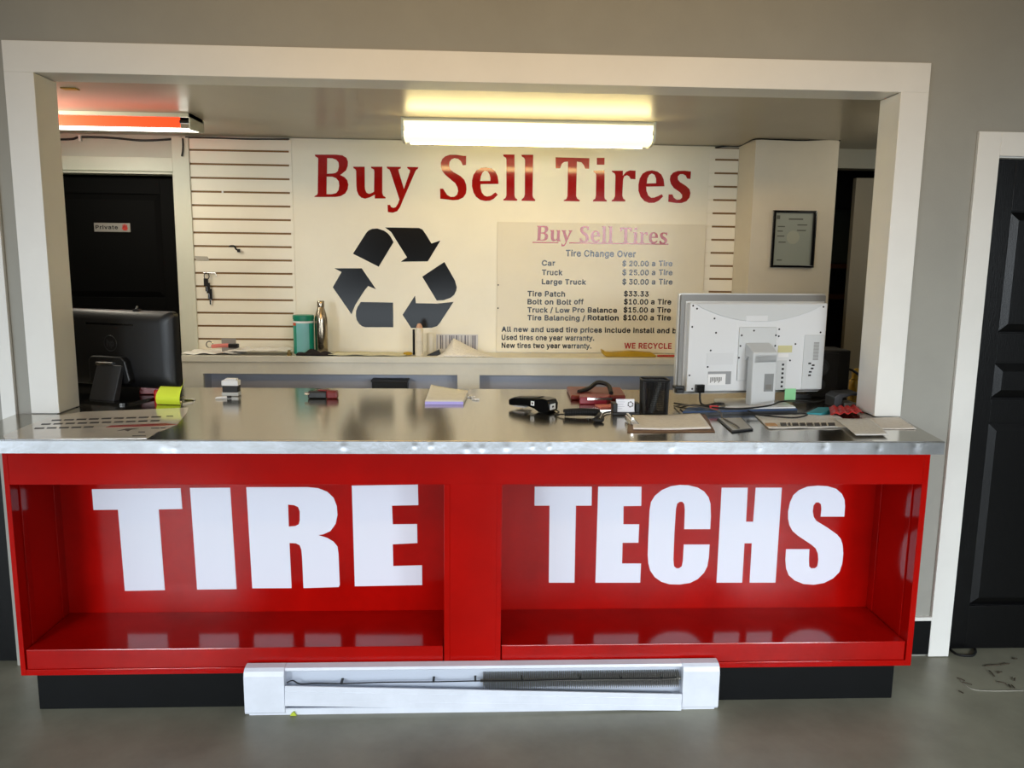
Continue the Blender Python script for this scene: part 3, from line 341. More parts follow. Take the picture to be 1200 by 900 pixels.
('s',[(1.2344,2.1641),(1.2333,2.1214),(1.2141,2.1232),(1.2044,2.1401),(1.1885,2.1484),(1.1708,2.1472),(1.1589,2.1351),(1.1597,2.118),(1.1728,2.1032),(1.2093,2.0824),(1.2303,2.0634),(1.2371,2.0421),(1.2325,2.0162),(1.2156,1.9952),(1.1871,1.9844),(1.1558,1.9839),(1.1087,1.9905),(1.1092,2.0323),(1.1314,2.0326),(1.1411,2.0139),(1.1595,2.0029),(1.1772,2.0045),(1.1892,2.0155),(1.1885,2.0305),(1.1754,2.0454),(1.1388,2.0684),(1.12,2.0916),(1.1122,2.1172),(1.1157,2.1386),(1.1305,2.1559),(1.1567,2.1657),(1.1965,2.1677)],[])],
'recycle':[('a0',[(-0.716,1.6692),(-0.635,1.7922),(-0.6235,1.8028),(-0.6044,1.8114),(-0.5741,1.814),(-0.5363,1.8026),(-0.5137,1.7864),(-0.4987,1.7678),(-0.4823,1.7379),(-0.5694,1.5967)],[]),
('a1',[(-0.53,1.8207),(-0.3347,1.8204),(-0.3157,1.8117),(-0.2967,1.7856),(-0.2641,1.7333),(-0.212,1.7514),(-0.2859,1.6306),(-0.4422,1.6272),(-0.4052,1.6519),(-0.4647,1.7457),(-0.4946,1.7941)],[]),
('a2',[(-0.3185,1.5425),(-0.1899,1.6288),(-0.1282,1.5217),(-0.1181,1.4834),(-0.1212,1.4641),(-0.132,1.4408),(-0.1552,1.4213),(-0.194,1.4077),(-0.2342,1.405)],[]),
('a3',[(-0.3608,1.4322),(-0.3564,1.3883),(-0.2327,1.3872),(-0.1366,1.3983),(-0.2174,1.2732),(-0.233,1.2552),(-0.2641,1.2455),(-0.3845,1.2429),(-0.4342,1.3202)],[]),
('a4',[(-0.6758,1.392),(-0.489,1.3908),(-0.489,1.2467),(-0.6513,1.2453),(-0.6704,1.2513),(-0.6879,1.2651),(-0.7014,1.2883),(-0.7056,1.3115),(-0.7036,1.3386),(-0.6955,1.3618)],[]),
('a5',[(-0.824,1.5845),(-0.6672,1.5864),(-0.5865,1.4667),(-0.6321,1.4854),(-0.6595,1.4506),(-0.7091,1.3732),(-0.7308,1.3205),(-0.8356,1.4755),(-0.7834,1.5637)],[])]}

# ================================================================ the rooms
HC = 1.0316          # worktop height
YB = 1.615           # back wall
b = MB(); b.box(-4, 4, -6.2, 3.0, -0.1, 0, M['floor']); b.build('floor', kind='structure')
b = MB()             # front wall: pieces around the serving opening and the two side doors
T0, T1 = 0.015, 0.16
b.box(-4, -2.70, T0, T1, 0, 2.9, M['wall']); b.box(-1.835, -1.606, T0, T1, 0, 2.3, M['wall']); b.box(-2.70, -1.835, T0, T1, 2.06, 2.3, M['wall'])
b.box(-2.70, 4, T0, T1, 2.3, 2.9, M['wall']); b.box(1.608, 1.984, T0, T1, 0, 2.3, M['wall']); b.box(1.984, 2.84, T0, T1, 2.06, 2.3, M['wall'])
b.box(2.84, 4, T0, T1, 0, 2.3, M['wall']); b.box(-1.606, 1.608, T0, T1, 0, 0.985, M['wall'])
b.build('wall_front', kind='structure')
b = MB(); b.box(-4.1, -4, -1.75, T1, 0, 2.9, M['wall']); b.box(-4.1, -4, -6.2, -6.02, 0, 2.9, M['shop']); b.box(-4.1, -4, -6.02, -1.75, 2.42, 2.9, M['shop']); b.build('wall_left', kind='structure')
b = MB(); b.box(4, 4.1, -6.2, T1, 0, 2.9, M['wall']); b.build('wall_right', kind='structure')
b = MB(); W_ = M['shop']
for x0, x1, z0, z1 in ((-4, -3.88, 0, 2.9), (3.42, 4, 0, 1.39), (-3.88, -2.72, 2.51, 2.9), (-3.88, -2.72, 1.16, 1.39), (-2.72, 0.28, 1.16, 2.9), (0.28, 3.42, 1.16, 1.39), (0.28, 4, 2.51, 2.9), (1.51, 1.54, 1.39, 2.51), (2.70, 2.99, 1.39, 2.51), (3.90, 4, 1.39, 2.51)): b.box(x0, x1, -6.2, -6.05, z0, z1, W_)
b.build('wall_entrance', kind='structure')
b = MB(); b.box(-4, 4, -6.2, T1, 2.9, 3.0, M['ceil']); b.build('ceiling', kind='structure')
b = MB(); b.box(-2.9, 3.0, T1, 3.0, 2.31, 2.4, M['ceil']); b.build('ceiling_office', kind='structure')
b = MB(); b.box(-3.0, -2.9, T1, 3.0, 0, 2.31, M['back']); b.build('wall_office_left', kind='structure')
b = MB(); b.box(2.9, 3.0, T1, 3.0, 0, 2.31, M['back']); b.build('wall_office_right', kind='structure')
b = MB(); b.box(-2.9, -2.55, YB, 1.72, 0, 2.31, M['back']); b.box(-2.55, -1.71, YB, 1.72, 2.115, 2.31, M['back']); b.box(-1.71, 1.99, YB, 1.72, 0, 2.31, M['back'])
b.box(1.99, 2.75, YB, 1.72, 2.20, 2.31, M['back']); b.box(2.75, 2.9, YB, 1.72, 0, 2.31, M['back'])
b.build('wall_back', kind='structure')
b = MB(); b.box(-2.9, 3.0, 2.5, 2.6, 0, 2.31, M['dark2']); b.build('wall_storeroom', kind='structure')
# corner column beside the sign
b = MB(); b.box(1.512, 1.975, 1.33, YB, 0, 2.31, mat('column_paint', (214, 204, 184), 0.55, var=0.04, scale=3)); b.build('wall_column', kind='structure')

# casing and jambs of the serving opening
b = MB()
b.box(-1.6925, 1.6977, 0, T0, 2.275, 2.382, M['trim']); b.box(-1.6925, -1.5884, 0, T0, 1.034, 2.275, M['trim']); b.box(1.59, 1.6977, 0, T0, 1.034, 2.275, M['trim'])
b.box(-1.6055, -1.5914, T0, T1, 1.034, 2.275, M['trim']); b.box(1.593, 1.6075, T0, T1, 1.034, 2.275, M['trim']); b.box(-1.6055, 1.6075, T0, T1, 2.278, 2.2995, M['trim'])
b.box(-1.66, 1.66, T1, T1 + 0.016, 2.282, 2.308, M['btrim'])
b.build('trim_1', kind='structure', bevel=0.0015)
b = MB(); b.box(1.9087, 1.9967, 0, T0, 0.003, 2.1392, M['trim']); b.box(1.9967, 2.83, 0, T0, 2.05, 2.1392, M['trim']); b.box(2.83, 2.918, 0, T0, 0.003, 2.1392, M['trim'])
b.box(1.985, 1.999, T0, T1, 0.003, 2.05, M['trim']); b.box(1.999, 2.83, T0, T1, 2.045, 2.059, M['trim']); b.box(2.828, 2.839, T0, T1, 0.003, 2.05, M['trim'])
b.build('trim_2', kind='structure', bevel=0.0015)
b = MB(); b.box(-1.802, -1.75, 0, T0, 0.003, 2.12, M['trim']); b.box(-2.72, -1.802, 0, T0, 2.05, 2.12, M['trim']); b.box(-2.79, -2.72, 0, T0, 0.003, 2.12, M['trim'])
b.build('trim_3', kind='structure', bevel=0.0015)
b = MB(); b.box(1.648, 1.9085, 0.002, T0, 0.012, 0.163, M['blackb']); b.box(1.648, 1.9085, 0.0, T0, 0.163, 0.178, M['trim']); b.build('baseboard_right', kind='structure')

def panel_door(name, x0, x1, y, z0, z1, rows, cols, m):
    """moulded door slab, front face at y: stiles and rails with sunk bevelled fields"""
    b = MB(); b.box(x0, x1, y + 0.012, y + 0.042, z0, z1, m)
    xs = [x0] + [v for c in cols for v in c] + [x1]; zs = [z0] + [v for r in rows for v in r] + [z1]
    for i in range(0, len(xs), 2): b.box(xs[i], xs[i + 1], y, y + 0.013, z0, z1, m)
    for i in range(0, len(zs), 2):
        for c in cols: b.box(c[0], c[1], y, y + 0.013, zs[i], zs[i + 1], m)
    d = b.build(name, kind='structure', bevel=0.001)
    for c in cols:
        for r in rows:
            p = MB(); a, e = 0.004, 0.036
            vs = []
            for k, yy in ((a, y + 0.012), (e, y + 0.001)):
                vs += [(c[0] + k, yy, r[0] + k), (c[1] - k, yy, r[0] + k), (c[1] - k, yy, r[1] - k), (c[0] + k, yy, r[1] - k)]
            p.add(vs, [(0, 1, 5, 4), (1, 2, 6, 5), (2, 3, 7, 6), (3, 0, 4, 7), (4, 5, 6, 7), (3, 2, 1, 0)], m)
            p.build('door_panel', d)
    return d
panel_door('door_1', 2.001, 2.826, 0.05, 0.012, 2.043, [(0.205, 1.0), (1.098, 1.247), (1.368, 1.848)], [(2.10, 2.385), (2.47, 2.745)], M['black'])
panel_door('door_2', -2.70, -1.8355, 0.03, 0.012, 2.045, [(0.205, 1.0), (1.098, 1.247), (1.368, 1.848)], [(-2.58, -2.30), (-2.215, -1.935)], M['black'])

# private door in the back wall, with its casing
DB = mat('matt_black_paint', (3, 3, 3), 0.6, spec=0.08)
d3 = panel_door('door_3', -2.55, -1.712, 1.70, 0.012, 2.085, [(0.25, 1.12), (1.40, 1.995)], [(-2.43, -1.83)], DB)
b = MB()
b.box(-2.62, -1.712, 1.598, YB, 2.112, 2.188, M['btrim']); b.box(-1.712, -1.640, 1.598, YB, 0, 2.30, M['btrim']); b.box(-2.62, -2.55, 1.598, YB, 0, 2.188, M['btrim'])
b.box(-1.640, -1.617, 1.590, YB, 0, 2.30, M['btrim'])
b.box(-1.722, -1.711, YB, 1.715, 0, 2.112, M['btrim']); b.box(-2.55, -1.722, YB, 1.715, 2.098, 2.1145, M['btrim'])
b.build('trim_4', kind='structure', bevel=0.0015)
# slatwall on both sides of the sign
GZ = [1.1695 + 0.07595 * i for i in range(15)]
def slatwall(name, x0, x1):
    b = MB(); b.box(x0, x1, 1.6045, YB, 0.9, 2.3, M['groove'])
    e = [0.9] + GZ + [2.3]
    for i in range(len(e) - 1):
        b.box(x0, x1, 1.5985, 1.605, e[i] + (0.0055 if i else 0), e[i + 1] - 0.0055, M['slat'])
    return b.build(name, kind='structure')
slatwall('trim_5', -1.617, -1.05); slatwall('trim_6', 1.34, 1.511)
# storeroom seen in the gap beside the column: shelves, and the pale door leaf
b = MB(); b.box(2.215, 2.74, 1.60, 1.64, 0.012, 2.145, mat('pale_door_paint', (172, 164, 146), 0.6, var=0.04, scale=2)); b.build('door_4', kind='structure', bevel=0.002)

# ================================================================ serving counter
c = thing('counter_cabinet', 'long glossy red serving counter with two open cubbies and big white lettering', 'counter', (0, -0.16, 0))
R, RI = M['red'], M['redin']
YF = -0.312
b = MB(); b.box(-1.6269, -1.609, YF, 0.013, 0.1348, 0.985, R); b.build('side_panel', c, bevel=0.0015)
b = MB(); b.box(1.6235, 1.6462, YF, 0.013, 0.1348, 0.985, R); b.build('side_panel', c, bevel=0.0015)
b = MB(); b.box(-1.609, 1.6235, YF, YF + 0.02, 0.842, 0.985, R); b.build('top_rail', c, bevel=0.001)
b = MB(); b.box(-1.609, 1.6235, YF + 0.02, 0.012, 0.842, 0.985, R); b.build('cubby_ceiling', c)
b = MB(); b.box(-1.609, 1.6235, -0.006, 0.013, 0.2, 0.842, RI); b.build('back_panel', c)
b = MB(); b.box(-0.092, 0.075, YF + 0.003, -0.006, 0.137, 0.842, R); b.build('centre_post', c)
b = MB(); b.box(-0.113, -0.092, YF, -0.006, 0.1348, 0.842, R); b.build('post_edge_strip', c, bevel=0.0015)
b = MB(); b.box(0.075, 0.094, YF, -0.006, 0.1348, 0.842, R); b.build('post_edge_strip', c, bevel=0.0015)
for x0, x1 in ((-1.609, -0.113), (0.094, 1.6235)):
    b = MB(); b.box(x0, x1, YF, -0.006, 0.1348, 0.157, R); b.build('bottom_rail', c, bevel=0.0012)
    b = MB(); b.box(x0 + 0.004, x1 - 0.004, YF + 0.004, -0.006, 0.157, 0.231, RI); b.build('shelf', c, bevel=0.0025)
for x0, x1 in ((-1.609, -1.604), (1.6185, 1.6235)):
    for y0, y1 in ((-0.262, -0.232), (-0.05, -0.006)):
        b = MB(); b.box(x0, x1, y0, y1, 0.231, 0.842, RI); b.build('corner_batten', c, bevel=0.001)
b = MB(); b.box(-1.576, 1.587, -0.305, 0.013, 0.0, 0.1348, M['blackb']); b.build('kick_base', c, 'black kick base under the red counter', bevel=0.002)
for nm, o, h in OUTLINES['TIRE TECHS']:
    b = MB(); b.prism(o, -0.0075, -0.006, M['vinyl'], 'xz', h); b.build('letter', c, 'white vinyl letter ' + nm)

t = thing('steel_worktop', 'stainless steel worktop with dented front edge on the red counter', 'countertop', (0, 0.1, 0.985))
outl = [(-1.70, -0.445), (1.609, -0.445), (1.688, -0.004), (1.60, -0.004), (1.589, 0.0), (1.589, 0.165), (1.92, 0.165), (1.92, 0.66), (-1.92, 0.66), (-1.92, 0.165), (-1.587, 0.165), (-1.587, 0.0), (-1.60, -0.004), (-1.745, -0.004)]
b = MB(); b.prism(outl, HC - 0.003, HC, M['steel'], 'xy'); b.build('top_sheet', t, fixn=True)
b = MB()
b.box(-1.699, 1.608, -0.4455, -0.43, 0.9865, HC - 0.003, M['lip'])
dents = [(x, z, r) for x, z, r in [(-1.02, 1.012, .018), (-0.99, 1.006, .012), (-0.44, 1.01, .010), (-0.205, 1.013, .007), (-0.15, 1.014, .007), (-0.03, 1.004, .012), (0.02, 1.006, .010), (0.1, 1.01, .012), (0.19, 1.012, .006), (0.245, 1.012, .006), (0.66, 1.01, .010), (0.96, 1.01, .014), (1.19, 1.012, .014), (1.38, 1.011, .012), (1.505, 1.013, .014)]]
def lipg(u, v):
    x = -1.70 + 3.309 * u; z = 0.9865 + 0.0435 * v; y = -0.4475
    for dx, dz, r in dents:
        q = ((x - dx) ** 2 + (z - dz) ** 2) / (r * r)
        if q < 6: y += 0.0010 * math.exp(-q)
    return (x, y, z)
b.grid(lipg, 640, 8, M['lip'])
b.tube([(-1.70, -0.4455, HC - 0.002), (1.609, -0.4455, HC - 0.002)], 0.0028, M['lip'], 8)
b.prism([(1.603, -0.4455), (1.609, -0.4475), (1.688, -0.004), (1.682, -0.004)], 0.9865, HC - 0.003, M['lip'], 'xy')
b.prism([(-1.70, -0.4475), (-1.694, -0.4455), (-1.739, -0.004), (-1.745, -0.004)], 0.9865, HC - 0.003, M['lip'], 'xy')
b.build('front_edge', t, 'dented steel front edge', smooth=True)
b = MB(); b.box(-1.915, 1.915, 0.645, 0.66, 0.985, HC - 0.003, M['lip']); b.build('rear_edge', t)
b = MB(); b.box(-1.55, 1.55, 0.17, 0.62, 0.955, 0.9845, M['wood']); b.box(-1.55, -1.5, 0.2, 0.6, 0, 0.955, M['wood']); b.box(1.5, 1.55, 0.2, 0.6, 0, 0.955, M['wood']); b.box(-1.55, 1.55, 0.2, 0.6, 0.9845, HC - 0.003, M['wood']); b.build('support_frame', t)

# baseboard heater lying against the kick base
h = thing('baseboard_heater', 'white electric baseboard heater with its front cover fallen askew, leaning under the counter', 'heater', (0.04, -0.34, 0))
H = M['heat']
b = MB(); b.box(-0.81, 0.885, -0.323, -0.316, 0.004, 0.172, M['heatin']); b.build('back_plate', h)
prof = [(-0.362, 0.0), (-0.362, 0.022), (-0.358, 0.024), (-0.358, 0.003), (-0.3165, 0.003), (-0.3165, 0.0)]
b = MB(); b.prism(prof, -0.81, 0.885, H, 'yz'); b.build('bottom_channel', h)
b = MB(); b.prism([(-0.350, 0.163), (-0.346, 0.172), (-0.3165, 0.176), (-0.3165, 0.171), (-0.344, 0.167), (-0.347, 0.160)], -0.81, 0.885, H, 'yz'); b.build('top_hood', h, smooth=True)
capp = [(-0.366, 0.012), (-0.366, 0.150), (-0.360, 0.166), (-0.348, 0.175), (-0.3165, 0.178), (-0.3165, 0.002), (-0.360, 0.002)]
xl = at(333, 805, Y=-0.366).x; xr = at(800, 805, Y=-0.366).x
b = MB(); b.prism(capp, -0.825, xl, H, 'yz'); b.build('end_cap', h, bevel=0.003)
b = MB(); b.prism(capp, xr, 0.898, H, 'yz'); b.build('end_cap', h, bevel=0.003)
p = [at(*q, Y=-0.37) for q in ((334, 803.5), (799, 813), (798, 835), (334, 827))]
b = MB(); pts = [(q.x, max(q.z, 0.001)) for q in p]
b.prism(pts, -0.3735, -0.3675, H, 'xz')
q0, q1, q2, q3 = [Vector((u[0], 0, u[1])) for u in pts]
for f in (0.28, 0.72):
    e0 = q0.lerp(q3, f); e1 = q1.lerp(q2, f)
    b.prism([(e0.x, e0.z - .0015), (e1.x, e1.z - .0015), (e1.x, e1.z + .0015), (e0.x, e0.z + .0015)], -0.3747, -0.373, H, 'xz')
b.build('front_cover', h, 'loose front cover slanting down to the right', bevel=0.0015)
e = MB(); x = 0.03
while x < xr - 0.01:
    e.box(x, x + 0.0016, -0.352, -0.324, 0.082, 0.138, M['fin']); x += 0.0072
e.tube([(0.02, -0.338, 0.11), (xr - 0.001, -0.338, 0.11)], 0.006, M['fin'], 10)
e.build('heating_element', h)
wp = [at(x_, y_, Y=-0.355) for x_, y_ in ((336, 800), (343, 797.5), (352, 801.5), (370, 800.5), (400, 801), (450, 799.5), (508, 799), (557, 798), (612, 797.5), (680, 796), (728, 795.5), (775, 795), (793, 794))]
b = MB(); b.tube(spline(wp), 0.0024, M['rubber'], 6)
for k in (4, 6, 7, 8, 9, 10, 11): b.box(wp[k].x - .004, wp[k].x + .004, -0.357, -0.324, wp[k].z - .002, wp[k].z + .004, M['rubber'])
b.build('wire', h, 'thin black wire along the heater')

# ================================================================ signs on the back wall
s = thing('wall_sign', 'large white board with tall red words and a black recycling symbol on the back wall', 'sign', (0.154, 1.6, 1.09))
b = MB(); b.box(-1.0655, 1.3735, 1.6012, 1.611, 1.095, 2.306, M['sign']); b.build('board', s, bevel=0.001)
for nm, o, hh in OUTLINES['Buy Sell Tires']:
    if nm == 'idot': continue
    b = MB(); b.prism(o, 1.6000, 1.6011, M['redv'], 'xz', hh)
    if nm == 'i':
        dot = [q for q in OUTLINES['Buy Sell Tires'] if q[0] == 'idot'][0][1]; b.prism(dot, 1.6000, 1.6011, M['redv'], 'xz')
    b.build('letter', s, 'red vinyl letter ' + nm)
for nm, o, hh in OUTLINES['recycle']:
    b = MB(); b.prism(o, 1.6000, 1.6011, M['blackv'], 'xz'); b.build('recycling_arrow', s, 'black segment of the recycling symbol')

YP = 1.588
p = thing('price_board', 'cream price list board mounted over the lower right of the big sign', 'sign', (0.727, 1.59, 1.106))
b = MB(); b.box(0.117, 1.335, YP, 1.5995, 1.1065, 1.862, M['price']); b.build('board', p, bevel=0.001)
for z in (1.5, 1.365):
    b = MB(); b.lathe([(0.0045, 0), (0.004, 0.003), (0.0015, 0.004)], (0, 0, 0), M['dark'], 10, Matrix.Translation((0.124, YP, z - 0.0)) @ Matrix.Rotation(math.pi / 2, 4, 'X')); b.build('screw', p)
INK = mat('sign_ink', (14, 14, 15), 0.16)
def ink(v): return INK
PINK = M['redv']
YT = YP - 0.0002
def u(x): return 570 + x * 280 / 1200
def vv(y): return 250 + y * 280 / 1200
def line(sx, xa, xb, base, capy, v, m=None):
    a = at(u(xa), vv(base), Y=YT); e = at(u(xb), vv(base), Y=YT); tp = at(u(xa), vv(capy), Y=YT)
    mid = at(u((xa + xb) / 2), vv(base), Y=YT)
    text(p, sx, a.x, e.x, a.z, tp.z, YT, m or ink(v))
# heading: the same serif letters, reduced
src = [q for q in OUTLINES['Buy Sell Tires']]
mnx = min(v[0] for q in src for v in q[1]); mxx = max(v[0] for q in src for v in q[1])
Bz = [v[1] for v in src[0][1]]; bz0, bz1 = min(Bz), max(Bz)
a0 = at(u(250), vv(137), Y=YT); a1 = at(u(908), vv(137), Y=YT); a2 = at(u(250), vv(62), Y=YT)
sx_ = (a1.x - a0.x) / (mxx - mnx); sz_ = (a2.z - a0.z) / (bz1 - bz0)
def sq(l):
    return [(a0.x + (x - mnx) * sx_, a0.z + (z - bz0 - 0.0105 * (x - mnx)) * sz_) for x, z in l]
for nm, o, hh in src:
    if nm == 'idot': continue
    b = MB(); b.prism(sq(o), YT - 0.0007, YT, PINK, 'xz', [sq(q) for q in hh])
    if nm == 'i': b.prism(sq([q for q in src if q[0] == 'idot'][0][1]), YT - 0.0007, YT, PINK, 'xz')
    b.build('letter', p, 'small red letter ' + nm)
for xa, xb in ((232, 362), (415, 915)):
    l0 = at(u(xa), vv(145), Y=YT); l1 = at(u(xb), vv(145), Y=YT); th = 0.0065
    b = MB(); b.box(l0.x, l1.x, YT - 0.0007, YT, a0.z - 0.0135, a0.z - 0.0135 + th, PINK); b.build('underline', p)
line('Tire Change Over', 398, 750, 215, 183, 124)
line('Car', 278, 345, 262, 235, 104); line('Truck', 278, 382, 309, 282, 104); line('Large Truck', 278, 500, 355, 329, 108)
for num, yb in (('20.00', 264), ('25.00', 309), ('30.00', 356)):
    line('$ ' + num, 682, 815, yb, yb - 27, 150); line('a', 830, 848, yb, yb - 27, 176); line('Tire', 865, 934, yb, yb - 27, 184)
line('Tire Patch', 206, 395, 416, 389, 98); line('$33.33', 690, 815, 416, 390, 118)
line('Bolt on Bolt', 206, 426, 456, 430, 76); line('off', 440, 488, 456, 430, 40); line('$10.00', 690, 812, 456, 430, 70); line('a Tire', 826, 928, 456, 430, 104)
line('Truck / Low', 206, 418, 497, 471, 54); line('Pro Balance', 432, 656, 497, 471, 30); line('$15.00', 688, 810, 497, 471, 36); line('a Tire', 824, 926, 497, 471, 66)
line('Tire Balancing /', 206, 496, 536, 510, 40); line('Rotation', 508, 664, 536, 510, 28); line('$10.00', 686, 808, 536, 510, 32); line('a Tire', 822, 926, 536, 510, 74)
line('All new and used tire prices include install and balance', 76, 1072, 594, 568, 30)
line('Used tires one year warranty.', 76, 541, 635, 609, 30); line('New tires two year warranty.', 76, 527, 675, 649, 28)
line('WE RECYCLE', 692, 930, 678, 650, 0, mat('red_ink', (168, 26, 20), 0.35))

# private sign on the black door
q0 = at(110, 261, Y=1.698); q1 = at(153, 272, Y=1.698)
t = thing('door_sign', 'small silver plate reading Private with a red stop hand on the black door', 'sign', ((q0.x + q1.x) / 2, 1.699, q1.z))
b = MB(); b.box(q0.x, q1.x, 1.697, 1.7005, q1.z, q0.z, mat('brushed_plate', (150, 146, 140), 0.4, 0.4)); b.build('plate', t, bevel=0.001)
text(t, 'Private', q0.x + 0.008, q0.x + 0.135, q1.z + 0.016, q0.z - 0.012, 1.6968, mat('plate_ink', (10, 10, 10), 0.4), 0.045)
hx, hz = q1.x - 0.03, (q0.z + q1.z) / 2
b = MB(); b.prism([(hx + 0.016 * math.cos(i * math.pi / 8), hz - 0.004 + 0.013 * math.sin(i * math.pi / 8)) for i in range(16)], 1.6955, 1.697, mat('stop_red', (196, 40, 26), 0.4), 'xz')
for k in range(4): b.box(hx - 0.013 + 0.007 * k, hx - 0.008 + 0.007 * k, 1.6955, 1.697, hz, hz + (0.016, 0.020, 0.019, 0.015)[k], MATS['stop_red'])
b.build('stop_hand', t, 'red stop hand')

# framed certificate on the column
cx, cz = 1.748, 1.776; t = thing('framed_certificate', 'black framed certificate hanging on the pale column', 'picture frame', (cx, 1.32, cz - 0.155))
b = MB(); W2, H2 = 0.118, 0.155
for x0, x1, z0, z1 in ((cx - W2, cx + W2, cz + H2 - .012, cz + H2), (cx - W2, cx + W2, cz - H2, cz - H2 + .012), (cx - W2, cx - W2 + .012, cz - H2 + .012, cz + H2 - .012), (cx + W2 - .012, cx + W2, cz - H2 + .012, cz + H2 - .012)):
    b.box(x0, x1, 1.310, 1.3295, z0, z1, M['gloss'])
b.build('frame', t, bevel=0.002)
for sx in (-1, 1):
    b = MB(); b.box(cx + sx * (W2 + .0025) - .003, cx + sx * (W2 + .0025) + .003, 1.312, 1.3295, cz - H2, cz + H2, M['chrome']); b.build('side_strip', t, 'polished metal edge of the frame')
b = MB(); b.box(cx - W2 + .011, cx + W2 - .011, 1.322, 1.3285, cz - H2 + .011, cz + H2 - .011, mat('certificate_paper', (150, 156, 146), 0.35)); sh = b.build('certificate', t)
b = MB(); g = mat('certificate_ink', (88, 90, 82), 0.6)
b.box(cx - .03, cx + .05, 1.3214, 1.322, cz + .105, cz + .113, g)
for x0, x1, dz in ((-.09, -.05, .065), (-.09, -.06, .04), (-.09, -.05, .013), (-.08, -.04, -.02), (.02, .075, .075), (.02, .07, .045), (-.085, -.055, -.118)): b.box(cx + x0, cx + x1, 1.3214, 1.322, cz + dz, cz + dz + .006, g)
b.box(cx - .098, cx - .08, 1.3214, 1.322, cz + .108, cz + .128, g)
b.build('printed_lines', sh)
b = MB(); b.lathe([(0.036, 0), (0.036, 0.0005)], (0, 0, 0), mat('certificate_seal', (166, 168, 152), 0.5), 24, Matrix.Translation((cx, 1.322, cz + .01)) @ Matrix.Rotation(math.pi / 2, 4, 'X')); b.build('seal', sh)

# ================================================================ lamps on the office ceiling
GLOW = mat('lamp_diffuser', (255, 246, 214), 0.4, emit=(255, 240, 204), es=LAMP_E)
GLARE_STRIP = mat('lamp_glare_strip', (255, 246, 214), 0.4, emit=(255, 230, 156), es=STRIP_E)
t = thing('fluorescent_fixture', 'lit white fluorescent wraparound lamp on the ceiling above the sign', 'ceiling light', (0.255, 0.99, 2.31))
x0 = at(470, 150, Y=0.9).x; x1 = at(768.5, 152, Y=0.9).x; mg = mat('fixture_enamel', (226, 226, 204), 0.4)
b = MB(); b.box(x0 + 0.004, x1 - 0.004, 0.905, 1.075, 2.292, 2.3095, mg); b.build('housing', t, bevel=0.002)
prof = [(0.900, 2.293), (0.897, 2.272), (0.900, 2.245), (0.912, 2.224), (0.935, 2.212), (0.99, 2.208), (1.045, 2.212), (1.068, 2.224), (1.080, 2.245), (1.083, 2.272), (1.080, 2.293)]
b = MB(); b.prism(prof, x0 + 0.012, x1 - 0.012, GLOW, 'yz'); b.build('diffuser', t, 'glowing white lens', smooth=True)
for ya, ye, za, ze in ((0.8952, 0.8985, 2.232, 2.262), (1.0690, 1.0730, 2.209, 2.236)):  # glowing strips added on the lens faces to strengthen the reflected glare
    b = MB(); b.box(x0 + 0.03, x1 - 0.03, ya, ye, za, ze, GLARE_STRIP); b.build('tube', t, 'glowing strip added outside the lens for glare')
cap = [(0.892, 2.309), (0.890, 2.250), (0.905, 2.218), (0.935, 2.206), (0.99, 2.203), (1.045, 2.206), (1.075, 2.218), (1.09, 2.250), (1.088, 2.309)]
for a, e in ((x0, x0 + 0.012), (x1 - 0.012, x1)):
    b = MB(); b.prism(cap, a, e, mg, 'yz'); b.build('end_cap', t)
    b = MB(); xx = a + (0.013 if a == x0 else -0.003); b.box(xx, xx + 0.002, 0.8955, 0.899, 2.245, 2.268, M['dark']); b.build('lens_clip', t)

t = thing('red_tube_fixture', 'ceiling strip light with a glowing orange red tube above the private door', 'ceiling light', (-1.98, 1.0, 2.31))
xe = at(223, 140, Y=0.93).x
b = MB(); b.box(-2.6, xe - 0.004, 0.935, 1.09, 2.292, 2.3095, mg); b.build('housing', t)
b = MB(); b.prism([(0.925, 2.3095), (0.925, 2.292), (1.10, 2.292), (1.10, 2.3095)], -2.6, xe, mg, 'yz'); b.build('top_rail', t)
b = MB(); b.prism([(0.925, 2.292), (0.925, 2.238), (0.94, 2.236), (1.09, 2.246), (1.12, 2.252), (1.12, 2.3095), (0.925, 2.3095)], xe - 0.006, xe, mg, 'yz'); b.build('end_cap', t)
b = MB(); b.box(-2.6, xe - 0.05, 0.932, 0.936, 2.243, 2.291, mat('red_tube_glow', (255, 90, 50), 0.4, emit=(255, 66, 22), es=RED_E)); b.build('red_tube', t, 'glowing orange red tube')
b = MB(); b.prism([(0.934, 2.2415), (0.934, 2.238), (1.10, 2.250), (1.10, 2.2535)], -2.6, xe - 0.006, mat('white_lens_glow', (255, 255, 250), 0.4, emit=(255, 250, 236), es=WHITE_E), 'yz'); b.build('bottom_lens', t, 'bright white bottom lens')
b = MB(); b.tube([(xe - 0.05, 0.934, 2.271), (xe - 0.006, 0.934, 2.271)], 0.009, M['dark'], 8); b.build('tube_socket', t)

# yellow tag stuck under the ceiling at the left
q = at(82, 104, Z=2.309); b = MB(); b.box(q.x - .03, q.x + .03, q.y - .02, q.y + .02, 2.306, 2.3098, M['gold'])
b.build('ceiling_tag', label='small yellow tag stuck to the ceiling at the left, in front of the red lamp', cat='tag', bevel=0.001)

